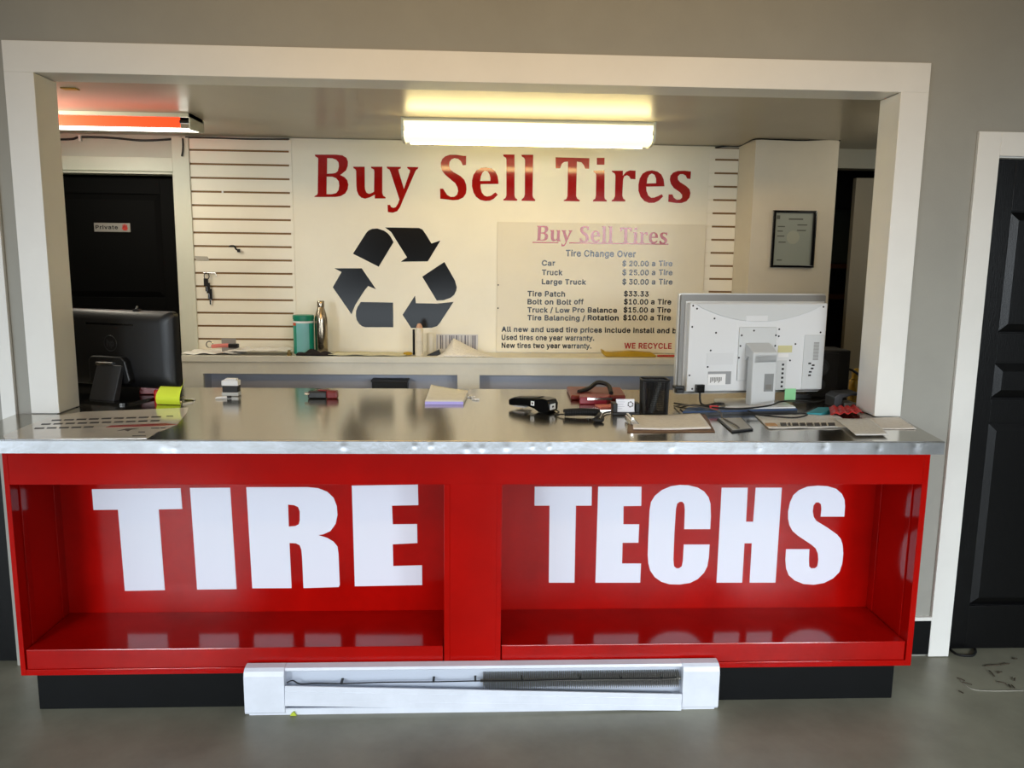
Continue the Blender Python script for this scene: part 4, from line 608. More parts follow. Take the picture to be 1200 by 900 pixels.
# black cables stapled along the top of the back wall
def wallcable(name, pts, Y, r, label):
    b = MB(); b.tube(spline([at(x, y, Y=Y) if len(q_) == 2 else at(x, y, Y=q_[2]) for q_ in pts for x, y in [q_[:2]]], 6), r, M['rubber'], 6)
    return tag(b.build(name, smooth=True), label, 'cable')
cab = wallcable('cable', [(60, 163.5), (84, 163), (95, 160.5), (130, 161.5), (165, 164.5), (195, 163.5), (213, 161.5)], 1.606, 0.006, 'thick black cable sagging along the wall above the private door')
q = at(93.5, 161, Y=1.598); b = MB(); b.box(q.x - .007, q.x + .007, 1.592, 1.6145, q.z - .02, q.z + .012, M['white'])
b.build('cable_clip', label='white clip holding the black cable above the private door', cat='clip', bevel=0.002)
wallcable('cable', [(214, 162, 1.585), (214.5, 170, 1.585), (214, 178, 1.585), (213, 183, 1.59)], 1.585, 0.005, 'short black cable end hanging down the white trim beside the slatwall')
wallcable('cable', [(217, 160.5, 1.583), (250, 161.5, 1.59), (290, 163, 1.59), (330, 163, 1.59), (339, 163, 1.59)], 1.59, 0.004, 'thin black cable running along the ceiling above the left slatwall')
wallcable('cable', [(838, 173, 1.592), (852, 171, 1.592), (867, 171, 1.588), (876, 166.5, 1.45), (886, 163, 1.322), (910, 163.5, 1.322), (940, 164.5, 1.322), (965, 163.5, 1.322), (982, 163.3, 1.322), (984, 165.5, 1.322)], 1.59, 0.004, 'thin black cable running over the top of the right slatwall and column')

# things caught in the slatwall
def slatp(px, py, Y=1.597): return at(px, py, Y=Y)
q = slatp(243, 320); t = thing('key_ring', 'bunch of dark keys hanging on a hook of the left slatwall', 'keys', (q.x, 1.58, q.z - 0.16))
b = MB(); b.tube([(q.x - .025, 1.603, q.z + .002), (q.x - .02, 1.588, q.z + .001), (q.x + .05, 1.588, q.z), (q.x + .052, 1.588, q.z - .02)], 0.003, M['chrome'], 6); b.build('hook', t)
b = MB(); b.tube([(q.x + .014 * math.cos(i * math.pi / 8), 1.582, q.z - .018 + .018 * math.sin(i * math.pi / 8)) for i in range(17)], 0.0025, M['dark'], 6); b.build('ring', t)
for k, (dx, z0, z1, wd) in enumerate(((-.004, -.03, -.075, .013), (.006, -.055, -.115, .010), (.013, -.09, -.15, .012))):
    b = MB(); b.box(q.x + dx - wd, q.x + dx + wd, 1.578 + .004 * k, 1.581 + .004 * k, q.z + z1, q.z + z0, M['dark'])
    b.box(q.x + dx - wd * .4, q.x + dx + wd * .4, 1.578 + .004 * k, 1.581 + .004 * k, q.z + z1 - .03, q.z + z1, M['chrome'])
    b.build('key', t, bevel=0.003)
q = slatp(238, 303); b = MB(); b.prism([(q.x - .04, q.z - .01), (q.x + .035, q.z - .01), (q.x + .025, q.z + .012), (q.x - .045, q.z + .014)], 1.593, 1.598, mat('putty_patch', (176, 170, 158), 0.7), 'xz')
b.build('plastic_shelf_tab', label='grey plastic tab left in a groove of the left slatwall', cat='bracket', bevel=0.001)
q = slatp(275, 291); b = MB(); b.tube(spline([(q.x - .03, 1.602, q.z + .012), (q.x, 1.59, q.z + .012), (q.x + .012, 1.586, q.z - .006), (q.x + .03, 1.584, q.z - .014)]), 0.005, M['dark'], 6)
b.box(q.x + .018, q.x + .034, 1.58, 1.588, q.z - .022, q.z - .004, M['dark'])
b.build('slatwall_hook', label='small dark broken hook on the left slatwall above the keys', cat='hook', smooth=True)
q = slatp(261, 225); b = MB(); b.lathe([(0.005, 0), (0.006, 0.004), (0.002, 0.007)], (0, 0, 0), M['white'], 10, Matrix.Translation((q.x, 1.5985, q.z)) @ Matrix.Rotation(math.pi / 2, 4, 'X'))
b.build('wall_pin', label='tiny white pin high on the left slatwall', cat='pin')

# ================================================================ ledge cabinet along the back wall
ZL = 1.103; YLF = 1.335
l = thing('ledge_cabinet', 'long low off-white cabinet with open grey cubbies under the sign', 'cabinet', (0, 1.46, 0))
xL = at(213, 430, Y=YLF).x; L = M['ledge']
b = MB(); b.box(xL, 1.511, YLF, 1.5885, ZL - 0.036, ZL, L); b.build('top', l, bevel=0.003)
xs = [at(x, 447, Y=YLF).x for x in (238, 536, 562)] + [1.40]
b = MB(); b.box(xL, 1.511, YLF + .006, YLF + .03, ZL - 0.101, ZL - 0.036, L); b.build('top_rail', l)
for a, e in ((xL, xs[0]), (xs[1], xs[2]), (xs[3], 1.511)):
    b = MB(); b.box(a, e, YLF + .006, YLF + .03, 0.1, ZL - 0.101, L); b.build('stile', l)
    b = MB(); b.box(a, e, YLF + .03, 1.585, 0.1, ZL - 0.101, M['cubby']); b.build('partition', l)
b = MB(); b.box(xL, 1.511, YLF + .03, 1.585, 0.0, 0.1, L); b.build('floor_board', l)
b = MB(); b.box(xL, 1.511, 1.475, 1.487, 0.0, ZL - 0.036, M['cubby']); b.build('back_board', l)
b = MB(); b.box(xs[0], xs[3], YLF + .03, 1.585, 0.82, 0.84, M['cubby']); b.build('shelf', l)
b = MB(); b.box(xs[0], xs[3], YLF + .03, 1.585, ZL - 0.101, ZL - 0.036, M['cubby']); b.build('shelf_top', l)

# ================================================================ things on the ledge
def on_ledge(px, y): return at(px, 414, Y=y).x
def sheet(name, pts, z, mt, label, cat, group=None, amp=0.006, fq=18, th=0.0012, nu=18, nv=10, seed=0, lift=None, parent=None):
    """a limp sheet over four corners (x, y), rippling above height z"""
    a, b_, c_, d_ = [Vector(p_[:2]) for p_ in pts]; rnd = random.Random(seed); ph = [rnd.uniform(0, 6) for _ in range(4)]
    def f(u_, v_):
        p_ = (a.lerp(b_, u_)).lerp(d_.lerp(c_, u_), v_)
        h_ = amp * (0.5 + 0.25 * math.sin(fq * u_ + ph[0]) + 0.25 * math.sin(fq * .7 * v_ + ph[1] + 3 * u_)) if amp else 0
        if lift: h_ += lift(u_, v_)
        return (p_.x, p_.y, z + h_)
    m_ = MB(); m_.grid(f, nu, nv, mt)
    o = m_.build(name, parent, label=label, cat=cat, group=group, smooth=True, fixn=False, solid=th)
    return o
xl, xr = on_ledge(214, 1.36), on_ledge(344, 1.4)
sheet('newspaper', [(xl, 1.34), (xl + .30, 1.345), (xl + .31, 1.55), (xl + .02, 1.56)], ZL + .0005, M['paper'], 'crumpled pale paper at the left end of the ledge by the door trim', 'paper', amp=0.016, seed=1)
sheet('newspaper', [(xl + .24, 1.342), (xr - .02, 1.342), (xr - .03, 1.54), (xl + .26, 1.55)], ZL + .018, NEWS, 'rumpled newspaper lying on the ledge under the left slatwall', 'newspaper', amp=0.012, seed=2)
# pink and dark trinket on the papers
q = Vector((on_ledge(262, 1.42), 1.42, ZL + .034))
t = thing('hand_tool', 'small pink handled tool with a dark head lying on papers below the slatwall', 'tool', q)
b = MB(); b.tube(spline([(q.x - .06, q.y, q.z + .008), (q.x - .03, q.y - .01, q.z + .012), (q.x + .02, q.y, q.z + .014), (q.x + .03, q.y, q.z + .012)]), 0.011, M['pink'], 10); b.build('handle', t, 'pink handle', smooth=True)
b = MB(); b.box(q.x + .03, q.x + .085, q.y - .014, q.y + .014, q.z, q.z + .024, M['dark']); b.build('head', t, bevel=0.004)
b = MB(); b.tube([(q.x - .075 + .018 * math.cos(i * math.pi / 8), q.y, q.z + .018 + .018 * math.sin(i * math.pi / 8)) for i in range(17)], 0.003, M['chrome'], 6); b.build('ring', t)
b = MB(); b.box(q.x - .02, q.x + .06, q.y + .035, q.y + .037, q.z - .03, q.z + .05, mat('grey_card', (150, 146, 142), 0.6))
b.build('card', label='small grey card standing behind the pink handled tool', cat='card')
q = Vector((on_ledge(340, 1.38), 1.36, ZL))
b = MB(); b.lathe([(0.011, 0), (0.014, .006), (0.014, .014), (0.008, .02), (0.008, .03), (0.004, .032)], q, mat('brass', (168, 146, 96), 0.3, 0.9), 12); b.build('brass_knob', label='small brass fitting on the ledge edge left of the teal canister', cat='fitting', smooth=True)
# canister
cx_ = (at(344, 390, Y=1.47).x + at(368, 390, Y=1.47).x) / 2; r = (at(368, 390, Y=1.47).x - at(344, 390, Y=1.47).x) / 2; zt = at(356, 369, Y=1.47).z
t = thing('wipes_canister', 'teal canister with a pale blue label standing on the ledge', 'canister', (cx_, 1.47, ZL))
hh = zt - ZL
b = MB(); b.lathe([(r * .96, 0), (r, .004), (r, hh - .032)], (cx_, 1.47, ZL), M['teal'], 32); b.build('body', t, smooth=True)
b = MB(); b.lathe([(r * .97, hh - .032), (r * .97, hh - .024), (r * 1.03, hh - .024), (r * 1.03, hh - .003), (r * .97, hh)], (cx_, 1.47, ZL), mat('green_lid', (10, 128, 100), 0.4), 32); b.build('lid', t, 'green lid', smooth=True)
def arcband(r_, a0_, a1_, z0, z1, mt):
    m_ = MB(); m_.grid(lambda u_, v_: (cx_ + r_ * math.sin(a0_ + (a1_ - a0_) * u_), 1.47 - r_ * math.cos(a0_ + (a1_ - a0_) * u_), z0 + (z1 - z0) * v_), 14, 2, mt); return m_
lb = arcband(r * 1.004, -0.55, 0.75, ZL + .004, ZL + hh - .045, M['tealb']).build('label', t, 'pale blue label', smooth=True, fixn=False)
arcband(r * 1.005, -1.5, 1.5, ZL + hh - .044, ZL + hh - .033, M['white']).build('white_band', t, smooth=True, fixn=False)
arcband(r * 1.006, -1.35, -0.6, ZL + hh - .058, ZL + hh - .042, mat('orange_patch', (206, 84, 50), 0.5)).build('orange_patch', t, 'orange red patch', smooth=True, fixn=False)
# bottle
cx_ = (at(369.5, 395, Y=1.47).x + at(384, 395, Y=1.47).x) / 2 ; r = (at(384, 395, Y=1.47).x - at(369, 395, Y=1.47).x) / 2; hh = at(377, 352.5, Y=1.47).z - ZL
t = thing('water_bottle', 'tall brushed steel water bottle beside the teal canister', 'bottle', (cx_, 1.47, ZL))
b = MB(); b.lathe([(r * .9, 0), (r, .006), (r, hh * .60), (r * .95, hh * .68), (r * .78, hh * .77), (r * .58, hh * .85), (r * .5, hh * .89)], (cx_, 1.47, ZL), M['bottle'], 32); b.build('body', t, smooth=True)
b = MB(); b.lathe([(r * .53, hh * .885), (r * .55, hh * .90), (r * .55, hh * .985), (r * .48, hh)], (cx_, 1.47, ZL), M['bottle'], 24); b.build('cap', t, smooth=True)
# dark glove
def glove(u_, v_):
    x_ = -1.02 + .19 * u_; y_ = 1.342 + .055 * v_
    return (x_ + .008 * math.sin(9 * v_), y_ + .004 * math.sin(7 * u_), ZL + .001 + .030 * math.sin(math.pi * v_) ** .6 * (math.sin(math.pi * u_) ** .5) * (0.8 + .35 * math.sin(14 * u_ + 3 * v_)))
q = on_ledge(349, 1.38); b = MB(); b.grid(lambda u_, v_: (glove(u_, v_)[0] + 1.02 + q, glove(u_, v_)[1], glove(u_, v_)[2]), 26, 12, M['cloth']); b.build('work_glove', label='dark crumpled cloth glove in front of the teal canister', cat='glove', smooth=True, fixn=False, solid=0.003)
q = on_ledge(386, 1.38); q2 = on_ledge(486, 1.38)
sheet('newspaper', [(q, 1.337), (q2 - .05, 1.34), (q2 - .04, 1.50), (q + .02, 1.50)], ZL + .0005, newsprint('yellowed_newsprint', (224, 218, 186), (160, 154, 128), 60), 'yellowed newspaper lying flat on the ledge below the recycling symbol', 'newspaper', amp=0.010, seed=4)
q = Vector((on_ledge(478, 1.40), 1.40, ZL + .012))
b = MB(); b.tube([(q.x + .018 * math.cos(i * math.pi / 10), q.y + .018 * math.sin(i * math.pi / 10), q.z) for i in range(21)], 0.008, M['gold'], 8); b.build('tape_ring', label='small yellow ring on the ledge left of the white tube', cat='ring', smooth=True)
xb = (at(483, 400, Y=1.43).x + at(486.5, 400, Y=1.43).x) / 2
b = MB(); b.tube([(xb, 1.44, ZL + .001), (xb + .001, 1.43, at(485, 386, Y=1.43).z)], 0.007, M['dark'], 8); b.build('black_rod', label='thin black rod standing just left of the white tube bottle', cat='rod')
xt = (at(486.5, 400, Y=1.40).x + at(496.5, 400, Y=1.40).x) / 2; r = .0225; hh = at(491, 379, Y=1.40).z - ZL
t = thing('tube_bottle', 'slim cream coloured dispenser tube standing on the ledge', 'bottle', (xt, 1.40, ZL))
b = MB(); b.lathe([(r * .9, 0), (r, .004), (r, hh * .80), (r * .8, hh * .86)], (xt, 1.40, ZL), mat('cream_plastic', (226, 216, 196), 0.45, var=.08, scale=40), 24); b.build('body', t, smooth=True)
b = MB(); b.lathe([(r * .75, hh * .86), (r * .78, hh * .90), (r * .6, hh * .95), (r * .35, hh)], (xt, 1.40, ZL), mat('tan_cap', (206, 160, 130), 0.5), 20); b.build('cap', t, smooth=True)
x5 = on_ledge(504, 1.44); b = MB(); b.lathe([(.02, 0), (.022, .004), (.022, .115), (.018, .122)], (x5, 1.49, ZL), mat('clear_plastic_cup', (214, 208, 192), 0.3), 20); b.build('plastic_cup', label='pale translucent cup right of the cream tube', cat='cup', smooth=True)
# barcode sheet leaning on the sign and the draped newspaper in front of it
p0 = at(511, 412, Y=1.592); p1 = at(560, 392, Y=1.592)
t = thing('barcode_sheet', 'white sheet with vertical barcode bars leaning against the sign', 'paper', ((p0.x + p1.x) / 2, 1.585, ZL))
b = MB(); b.box(p0.x, p1.x, 1.590, 1.5915, ZL + .001, p1.z, mat('barcode_paper', (206, 204, 206), 0.7)); sh = b.build('sheet', t)
b = MB(); rr = random.Random(3); x_ = p0.x + .006
while x_ < p1.x - .012:
    w_ = rr.choice((.002, .004, .007)); b.box(x_, x_ + w_, 1.5892, 1.59, ZL + .02, p1.z - .006, mat('barcode_ink', (96, 96, 112), 0.7)); x_ += w_ + rr.choice((.006, .010, .016))
b.build('bars', t)
x0 = on_ledge(511, 1.37); x1 = on_ledge(579, 1.37)
def tent(u_, v_):
    hgt = (at(527, 397, Y=1.46).z - ZL) if True else 0
    pk = max(0, 1 - abs(u_ - .27) / (.27 if u_ < .27 else .75)); return hgt * (pk ** 1.1) * (v_ ** .8) * .97
sheet('newspaper', [(x0, 1.345), (x1, 1.34), (x1 - .06, 1.52), (x0 + .03, 1.50)], ZL + .001, NEWS, 'newspaper folded up like a tent in front of the barcode sheet', 'newspaper', amp=0.002, seed=6, lift=tent, nu=30, nv=16)
b = MB(); x_ = on_ledge(506, 1.38); b.prism([(x_ - .03, ZL + .0005), (x_ + .05, ZL + .0005), (x_ + .04, ZL + .034)], 1.40, 1.44, M['dark'], 'xz'); b.build('black_wedge', label='small black wedge poking out left of the tented newspaper', cat='wedge', bevel=0.002)
# mustard plastic tray with a red pen
ya, yb = 1.40, 1.46; xa, xb = on_ledge(706, 1.4), on_ledge(770, 1.4)
t = thing('plastic_scoop', 'mustard yellow plastic tray lying on the ledge below the price list', 'tray', ((xa + xb) / 2, 1.43, ZL))
b = MB(); b.prism([(xa + .004, ZL + .042), (xa - .004, ZL + .04), (xa + .002, ZL + .018), (xa + .022, ZL + .001), (xb - .01, ZL + .001), (xb, ZL + .008), (xb - .03, ZL + .026), (xa + .17, ZL + .034), (xa + .06, ZL + .026), (xa + .016, ZL + .028)], ya, yb, M['gold'], 'xz'); b.build('tray', t, bevel=0.004)
b = MB(); b.tube([(xb + .005, 1.41, ZL + .007), (xb + .11, 1.42, ZL + .007)], [.006, .0065], mat('red_pen_plastic', (176, 60, 44), 0.35), 10); b.build('pen', label='red pen at the right end of the mustard tray', cat='pen', smooth=True)
# black box inside the cubby
xa, xb = at(437, 450, Y=1.42).x, at(478, 450, Y=1.42).x; zc = at(455, 446.5, Y=1.42).z
b = MB(); b.box(xa, xb, 1.375, 1.468, 0.8405, zc, M['dark']); b.box(xa - .006, xb + .006, 1.37, 1.472, zc, zc + .012, M['dark2']); b.build('storage_box', label='black lidded box inside the left cubby of the ledge cabinet', cat='box', bevel=0.004)

# storeroom shelving behind the gap
t = thing('storage_shelf', 'brown wooden shelf unit in the dark storeroom gap beside the column', 'shelf', (2.25, 2.2, 0))
for z in (0.35, 0.9, 1.42, 1.62):
    b = MB(); b.box(1.9, 2.6, 2.05, 2.45, z, z + 0.03, M['wood']); b.build('shelf_board', t)
for x in (1.88, 2.6):
    b = MB(); b.box(x, x + .03, 2.05, 2.45, 0, 2.05, M['dark']); b.build('upright', t)
b = MB(); b.box(2.0, 2.5, 2.1, 2.4, 1.652, 2.0, mat('blue_grey_crate', (78, 92, 92), 0.6)); b.build('storage_bin', label='blue grey bin on the top storeroom shelf', cat='bin', bevel=0.01)

# ================================================================ things on the worktop
Z0 = HC
def wt(px, py): v = at(px, py, Z=Z0); return Vector((v.x, v.y, Z0))
def flat(b, pix, z0, z1, m): b.prism([(wt(*q).x, wt(*q).y) for q in pix], z0, z1, m, 'xy'); return b
# printed tyre leaflet at the left end
t = thing('price_leaflet', 'large printed sheet with dark bars and a red stripe on the worktop left end', 'leaflet', wt(110, 498))
b = MB(); flat(b, [(3, 511), (32, 499), (58, 489), (97, 483), (150, 481), (221, 478), (219, 484), (207, 498), (192, 504), (185, 506), (172, 514), (60, 514.7), (6, 514.9)], Z0 + .0004, Z0 + .0016, mat('leaflet_paper', (234, 226, 216), 0.10, var=.03, scale=12, spec=0.8)); b.build('sheet', t)
b = MB(); ik = mat('leaflet_ink', (38, 30, 28), 0.5)
for (xs_, y0, y1, n, wd, st) in ((60, 493, 488.6, 9, 11.5, 14.6), (48, 497.6, 493.2, 10, 10.8, 14.2), (40, 502.4, 500.6, 5, 11.5, 14.4)):
    for k in range(n):
        ya_ = y0 + (y1 - y0) * k / n; x_ = xs_ + st * k
        flat(b, [(x_, ya_ + .9), (x_ + wd, ya_ + .6), (x_ + wd + 1, ya_ - .9), (x_ + 1.2, ya_ - .6)], Z0 + .0015, Z0 + .0022, ik)
flat(b, [(137, 505.5), (148, 503), (163, 502.6), (154, 504), (150, 506), (146, 504.6)], Z0 + .0015, Z0 + .0022, ik)
for x_, y_, w_ in ((155, 511.4, 16), (177, 502.3, 10), (188, 502, 6), (162, 506.8, 8), (195, 488.2, 8)): flat(b, [(x_, y_ + .5), (x_ + w_, y_ + .4), (x_ + w_, y_ - .5), (x_, y_ - .4)], Z0 + .0015, Z0 + .0022, ik)
b.build('dark_bars', t, 'rows of dark printed bars')
b = MB(); flat(b, [(124, 501.4), (190, 499.6), (208, 498.2), (195, 496.6), (170, 497.6), (130, 499.2)], Z0 + .0015, Z0 + .0022, mat('leaflet_red', (160, 40, 34), 0.4)); b.build('red_stripe', t, 'red printed stripe')

# black all-in-one computer, back towards us
ca = math.atan2(0.27 - 0.45, -1.245 + 1.73); W_, H_ = 0.62, 0.325
t = thing('desktop_computer', 'black all-in-one computer seen from behind at the left end of the worktop', 'computer', (-1.534, 0.377, Z0), ca)
D = M['dark']
def rr_rect(x0, x1, z0, z1, r_, n=5):
    out = []
    for cx_, cz_, a0_ in ((x1 - r_, z1 - r_, 0), (x0 + r_, z1 - r_, 90), (x0 + r_, z0 + r_, 180), (x1 - r_, z0 + r_, 270)):
        for k in range(n + 1): g = math.radians(a0_ + 90 * k / n); out.append((cx_ + r_ * math.cos(g), cz_ + r_ * math.sin(g)))
    return out
b = MB(); o0 = rr_rect(-W_ / 2, W_ / 2, 0.05, 0.05 + H_, .022); o1 = rr_rect(-W_ / 2 + .012, W_ / 2 - .012, 0.06, 0.04 + H_, .03); o2 = rr_rect(-W_ / 2 + .05, W_ / 2 - .05, 0.09, 0.01 + H_, .03)
n = len(o0); vs = [(x, .028, z) for x, z in o0] + [(x, .004, z) for x, z in o0] + [(x, -.012, z) for x, z in o1] + [(x, -.022, z) for x, z in o2]
fs = [tuple(range(n)), tuple(range(3 * n, 4 * n))[::-1]]
for k in range(3):
    for i in range(n): j = (i + 1) % n; fs.append((k * n + i, k * n + j, (k + 1) * n + j, (k + 1) * n + i))
b.add(vs, fs, D); b.build('body', t, smooth=True, local=True)
b = MB(); b.box(-.13, .12, -.0228, -.0215, .05 + H_ - .062, .05 + H_ - .055, M['gloss']); b.build('vent_slot', t, local=True)
b = MB(); b.tube([(-.005 + .033 * math.cos(i * math.pi / 16), -.0222, .235 + .033 * math.sin(i * math.pi / 16)) for i in range(33)], .0016, M['dark2'], 6); lg = b.build('logo_ring', t, local=True)
text(t, 'hp', -.024, .014, .222, .250, -.0223, M['dark2'], .0, 'logo_letters', True)
b = MB(); b.prism([(-.10, .165), (-.085, .182), (.075, .182), (.095, .165), (.115, .085), (.10, .07), (-.10, .07)], -.052, -.018, D, 'xz'); b.build('hinge_housing', t, local=True, bevel=.006)
b = MB(); b.tube([(-.05, -.056, .152), (.035, -.056, .152)], .008, M['chrome'], 12); b.build('hinge_bar', t, 'small metal hinge bar', local=True)
b = MB(); b.prism([(-.045, .145), (-.060, .150), (-.115, .006), (-.105, .0005), (-.085, .0005)], -.045, .085, M['dark2'], 'yz'); b.build('stand_leg', t, 'slanted charcoal stand leg', local=True, bevel=.004)
b = MB(); b.prism(rr_rect(-.17, .17, -.15, .16, .03), .0005, .008, M['gloss'], 'xy'); b.build('base_plate', t, local=True)
b = MB(); b.box(.10, .13, 0, .02, .05 + H_, .05 + H_ + .006, D); b.tube([(.11, .01, .05 + H_ + .004), (.118, .01, .05 + H_ + .018)], .004, M['chrome'], 8); b.build('webcam', t, 'small clip on the top edge', local=True)
q = wt(166, 468); b = MB(); b.prism([(q.x - .04, Z0 + .010), (q.x + .06, Z0 + .010), (q.x + .05, Z0 + .06), (q.x - .03, Z0 + .075)], .40, .44, M['maroon'], 'xz'); b.build('red_folder', label='dark red case standing behind the black computer stand', cat='case', bevel=.004)
# fluorescent sticky note and things by it
n0, n1 = wt(184, 474), wt(212, 475)
def note(u_, v_):
    x_ = n0.x + (n1.x - n0.x) * u_ + .012 * max(0, v_ - .6) * u_; y_ = n0.y + (n1.y - n0.y) * u_ + .03 * v_ - .03 * math.sin(math.pi * v_)
    return (x_ + (.006 * v_), y_, Z0 + .0012 + .070 * v_ + (.035 * max(0, (u_ - .80) / .2) ** 2 * max(0, v_ - .5) * 2))
b = MB(); b.grid(note, 24, 20, M['yellow']); b.build('sticky_note', label='curled fluorescent yellow note standing on the worktop by the black computer', cat='sticky note', smooth=True, fixn=False, solid=.0006)
q = wt(179, 470); b = MB(); b.lathe([(.012, 0), (.013, .004), (.013, .034), (.009, .04)], (q.x, q.y + .05, Z0), mat('bright_red_cap', (214, 36, 28), .4), 16); b.build('bottle_cap', label='bright red cap just left of the yellow note', cat='cap', smooth=True)
q = wt(219, 469); t = thing('key_tag', 'loose bright metal key with ring just right of the yellow note', 'key', q)
b = MB(); b.tube([(q.x - .02 + .013 * math.cos(i * math.pi / 8), q.y + .02 * math.sin(i * math.pi / 8), Z0 + .012 + .006 * math.cos(i * math.pi / 8)) for i in range(17)], .003, M['chrome'], 6); b.build('ring', t)
b = MB(); b.box(q.x - .008, q.x + .034, q.y - .01, q.y + .012, Z0 + .0005, Z0 + .006, M['chrome']); b.build('blade', t, bevel=.002)
b = MB(); flat(b, [(214, 473.5), (226, 471.5), (226.5, 472.6), (214, 474.6)], Z0 + .0005, Z0 + .004, M['paper']); b.build('paper_slip', label='thin white slip under the loose metal key', cat='paper')

# self-inking stamp, pen, small stapler
q = wt(269, 465); t = thing('self_inking_stamp', 'white self-inking stamp with a black band standing on the worktop', 'stamp', q)
w_ = .036; yq = q.y + .03
b = MB(); b.box(q.x - w_, q.x + w_, yq - .022, yq + .022, Z0 + .0005, Z0 + .018, mat('clear_base', (196, 198, 196), .3)); b.build('base', t, bevel=.003)
b = MB(); b.box(q.x - w_ + .002, q.x + w_ - .002, yq - .02, yq + .02, Z0 + .018, Z0 + .046, M['rubber']); b.build('band', t, 'black band', bevel=.003)
b = MB(); b.box(q.x - w_, q.x + w_, yq - .022, yq + .022, Z0 + .046, Z0 + .070, M['white']); b.box(q.x - w_ + .012, q.x + w_ - .008, yq - .018, yq + .018, Z0 + .070, Z0 + .077, M['white']); b.build('cap', t, bevel=.005)
a, e = wt(253, 467.5), wt(279, 463)
a.y -= .01; e.y = a.y + .02
t = thing('ballpoint_pen', 'white ballpoint pen with a black end lying in front of the stamp', 'pen', (a + e) / 2)
b = MB(); m_ = a.lerp(e, .72); b.tube([a + Vector((0, 0, .003)), a.lerp(e, .1) + Vector((0, 0, .006)), m_ + Vector((0, 0, .007))], [.0015, .0045, .005], M['white'], 10); b.build('barrel', t, smooth=True)
b = MB(); b.tube([m_ + Vector((0, 0, .007)), e + Vector((0, 0, .007))], .0055, M['gloss'], 10); b.build('grip', t, smooth=True)
q = wt(378, 467); t = thing('mini_stapler', 'small black and dark red stapler lying on the worktop', 'stapler', q)
b = MB(); b.box(q.x - .062, q.x + .018, q.y - .012, q.y + .022, Z0 + .0005, Z0 + .032, M['dark']); b.build('body', t, bevel=.006)
b = MB(); b.box(q.x + .018, q.x + .066, q.y - .014, q.y + .024, Z0 + .0005, Z0 + .035, M['maroon']); b.build('head', t, 'dark red end', bevel=.007)
b = MB(); b.tube([(q.x - .074, q.y, Z0 + .022), (q.x - .05, q.y - .013, Z0 + .022)], .006, M['chrome'], 10); b.build('lever', t, 'metal tip')
b = MB(); b.box(q.x - .02, q.x + .03, q.y, q.y + .016, Z0 + .032, Z0 + .038, M['maroon']); b.build('button', t, bevel=.002)
# note pad
c4 = [wt(498, 474), wt(543, 474), wt(549, 461), wt(505, 457.5)]
t = thing('note_pad', 'stack of curled white note sheets with a violet front edge on the worktop', 'note pad', c4[0].lerp(c4[2], .5))
def padlift(u_, v_): return .013 * (1 - u_) ** 2 * v_ * v_
b = MB(); b.prism([(p_.x, p_.y) for p_ in c4], Z0 + .0005, Z0 + .013, M['paper'], 'xy'); b.build('sheets', t)
e0, e1 = c4[0], c4[1]
b = MB(); b.box(e0.x, e1.x, e0.y - .003, e0.y - .0004, Z0 + .0005, Z0 + .0125, mat('violet_edge', (190, 180, 250), .5)); b.build('front_edge', t, 'pale violet glued edge')
sheet('top_sheet', [c4[0], c4[1], c4[2], c4[3]], Z0 + .0134, M['paper'], None, None, amp=.001, lift=padlift, parent=t, seed=9)
for dx, dy, rz_ in ((552, 466, .3), (557.5, 469, 1.4)):
    q = wt(dx, dy); T = Matrix.Translation(q) @ Matrix.Rotation(rz_, 4, 'Z')
    b = MB(); b.box(-.018, .018, -.004, .004, .0005, .006, M['white'], T); b.box(-.004, .004, -.016, .016, .0005, .008, M['white'], T)
    b.build('plastic_clip', label=('small white plastic clip right against the note pad' if dx == 552 else 'small white plastic clip furthest right of the note pad'), cat='clip', group='white clips by the note pad', bevel=.001)

# card payment terminal
q = wt(624, 477); t = thing('payment_terminal', 'black hand-held card payment terminal lying on the worktop', 'card terminal', (.232, .125, Z0), -0.66); t.scale = (.80, .80, .80)
prof = [(-.125, .018), (-.128, .044), (-.11, .054), (.0, .062), (.075, .072), (.112, .066), (.124, .045), (.122, .012), (.11, .0008), (.055, .0008), (.03, .014), (-.02, .026), (-.10, .016)]
b = MB(); b.prism(prof, -.04, .04, M['gloss'], 'xz'); b.build('body', t, local=True, bevel=.009, smooth=True)
b = MB(); b.prism([(-.105, .0575), (-.10, .0585), (.05, .0735), (.05, .0715), (-.10, .055)], -.032, .032, M['dark2'], 'xz'); b.build('screen', t, local=True)
b = MB(); b.box(.122, .1255, -.034, .012, .018, .046, M['white'], Matrix.Identity(4)); b.box(.1250, .1262, -.020, -.004, .028, .037, M['dark'], Matrix.Identity(4)); b.build('end_label', t, 'white sticker on the end', local=True)
b = MB(); b.box(.012, .032, -.0412, -.0395, .030, .052, M['white']); b.box(.018, .026, -.0420, -.041, .036, .046, M['dark']); b.build('side_label', t, 'white sticker on the side', local=True)
b = MB(); b.box(-.10, -.03, -.038, .038, .010, .018, mat('pale_grip', (180, 180, 178), .4)); b.build('underside', t, local=True, bevel=.003)
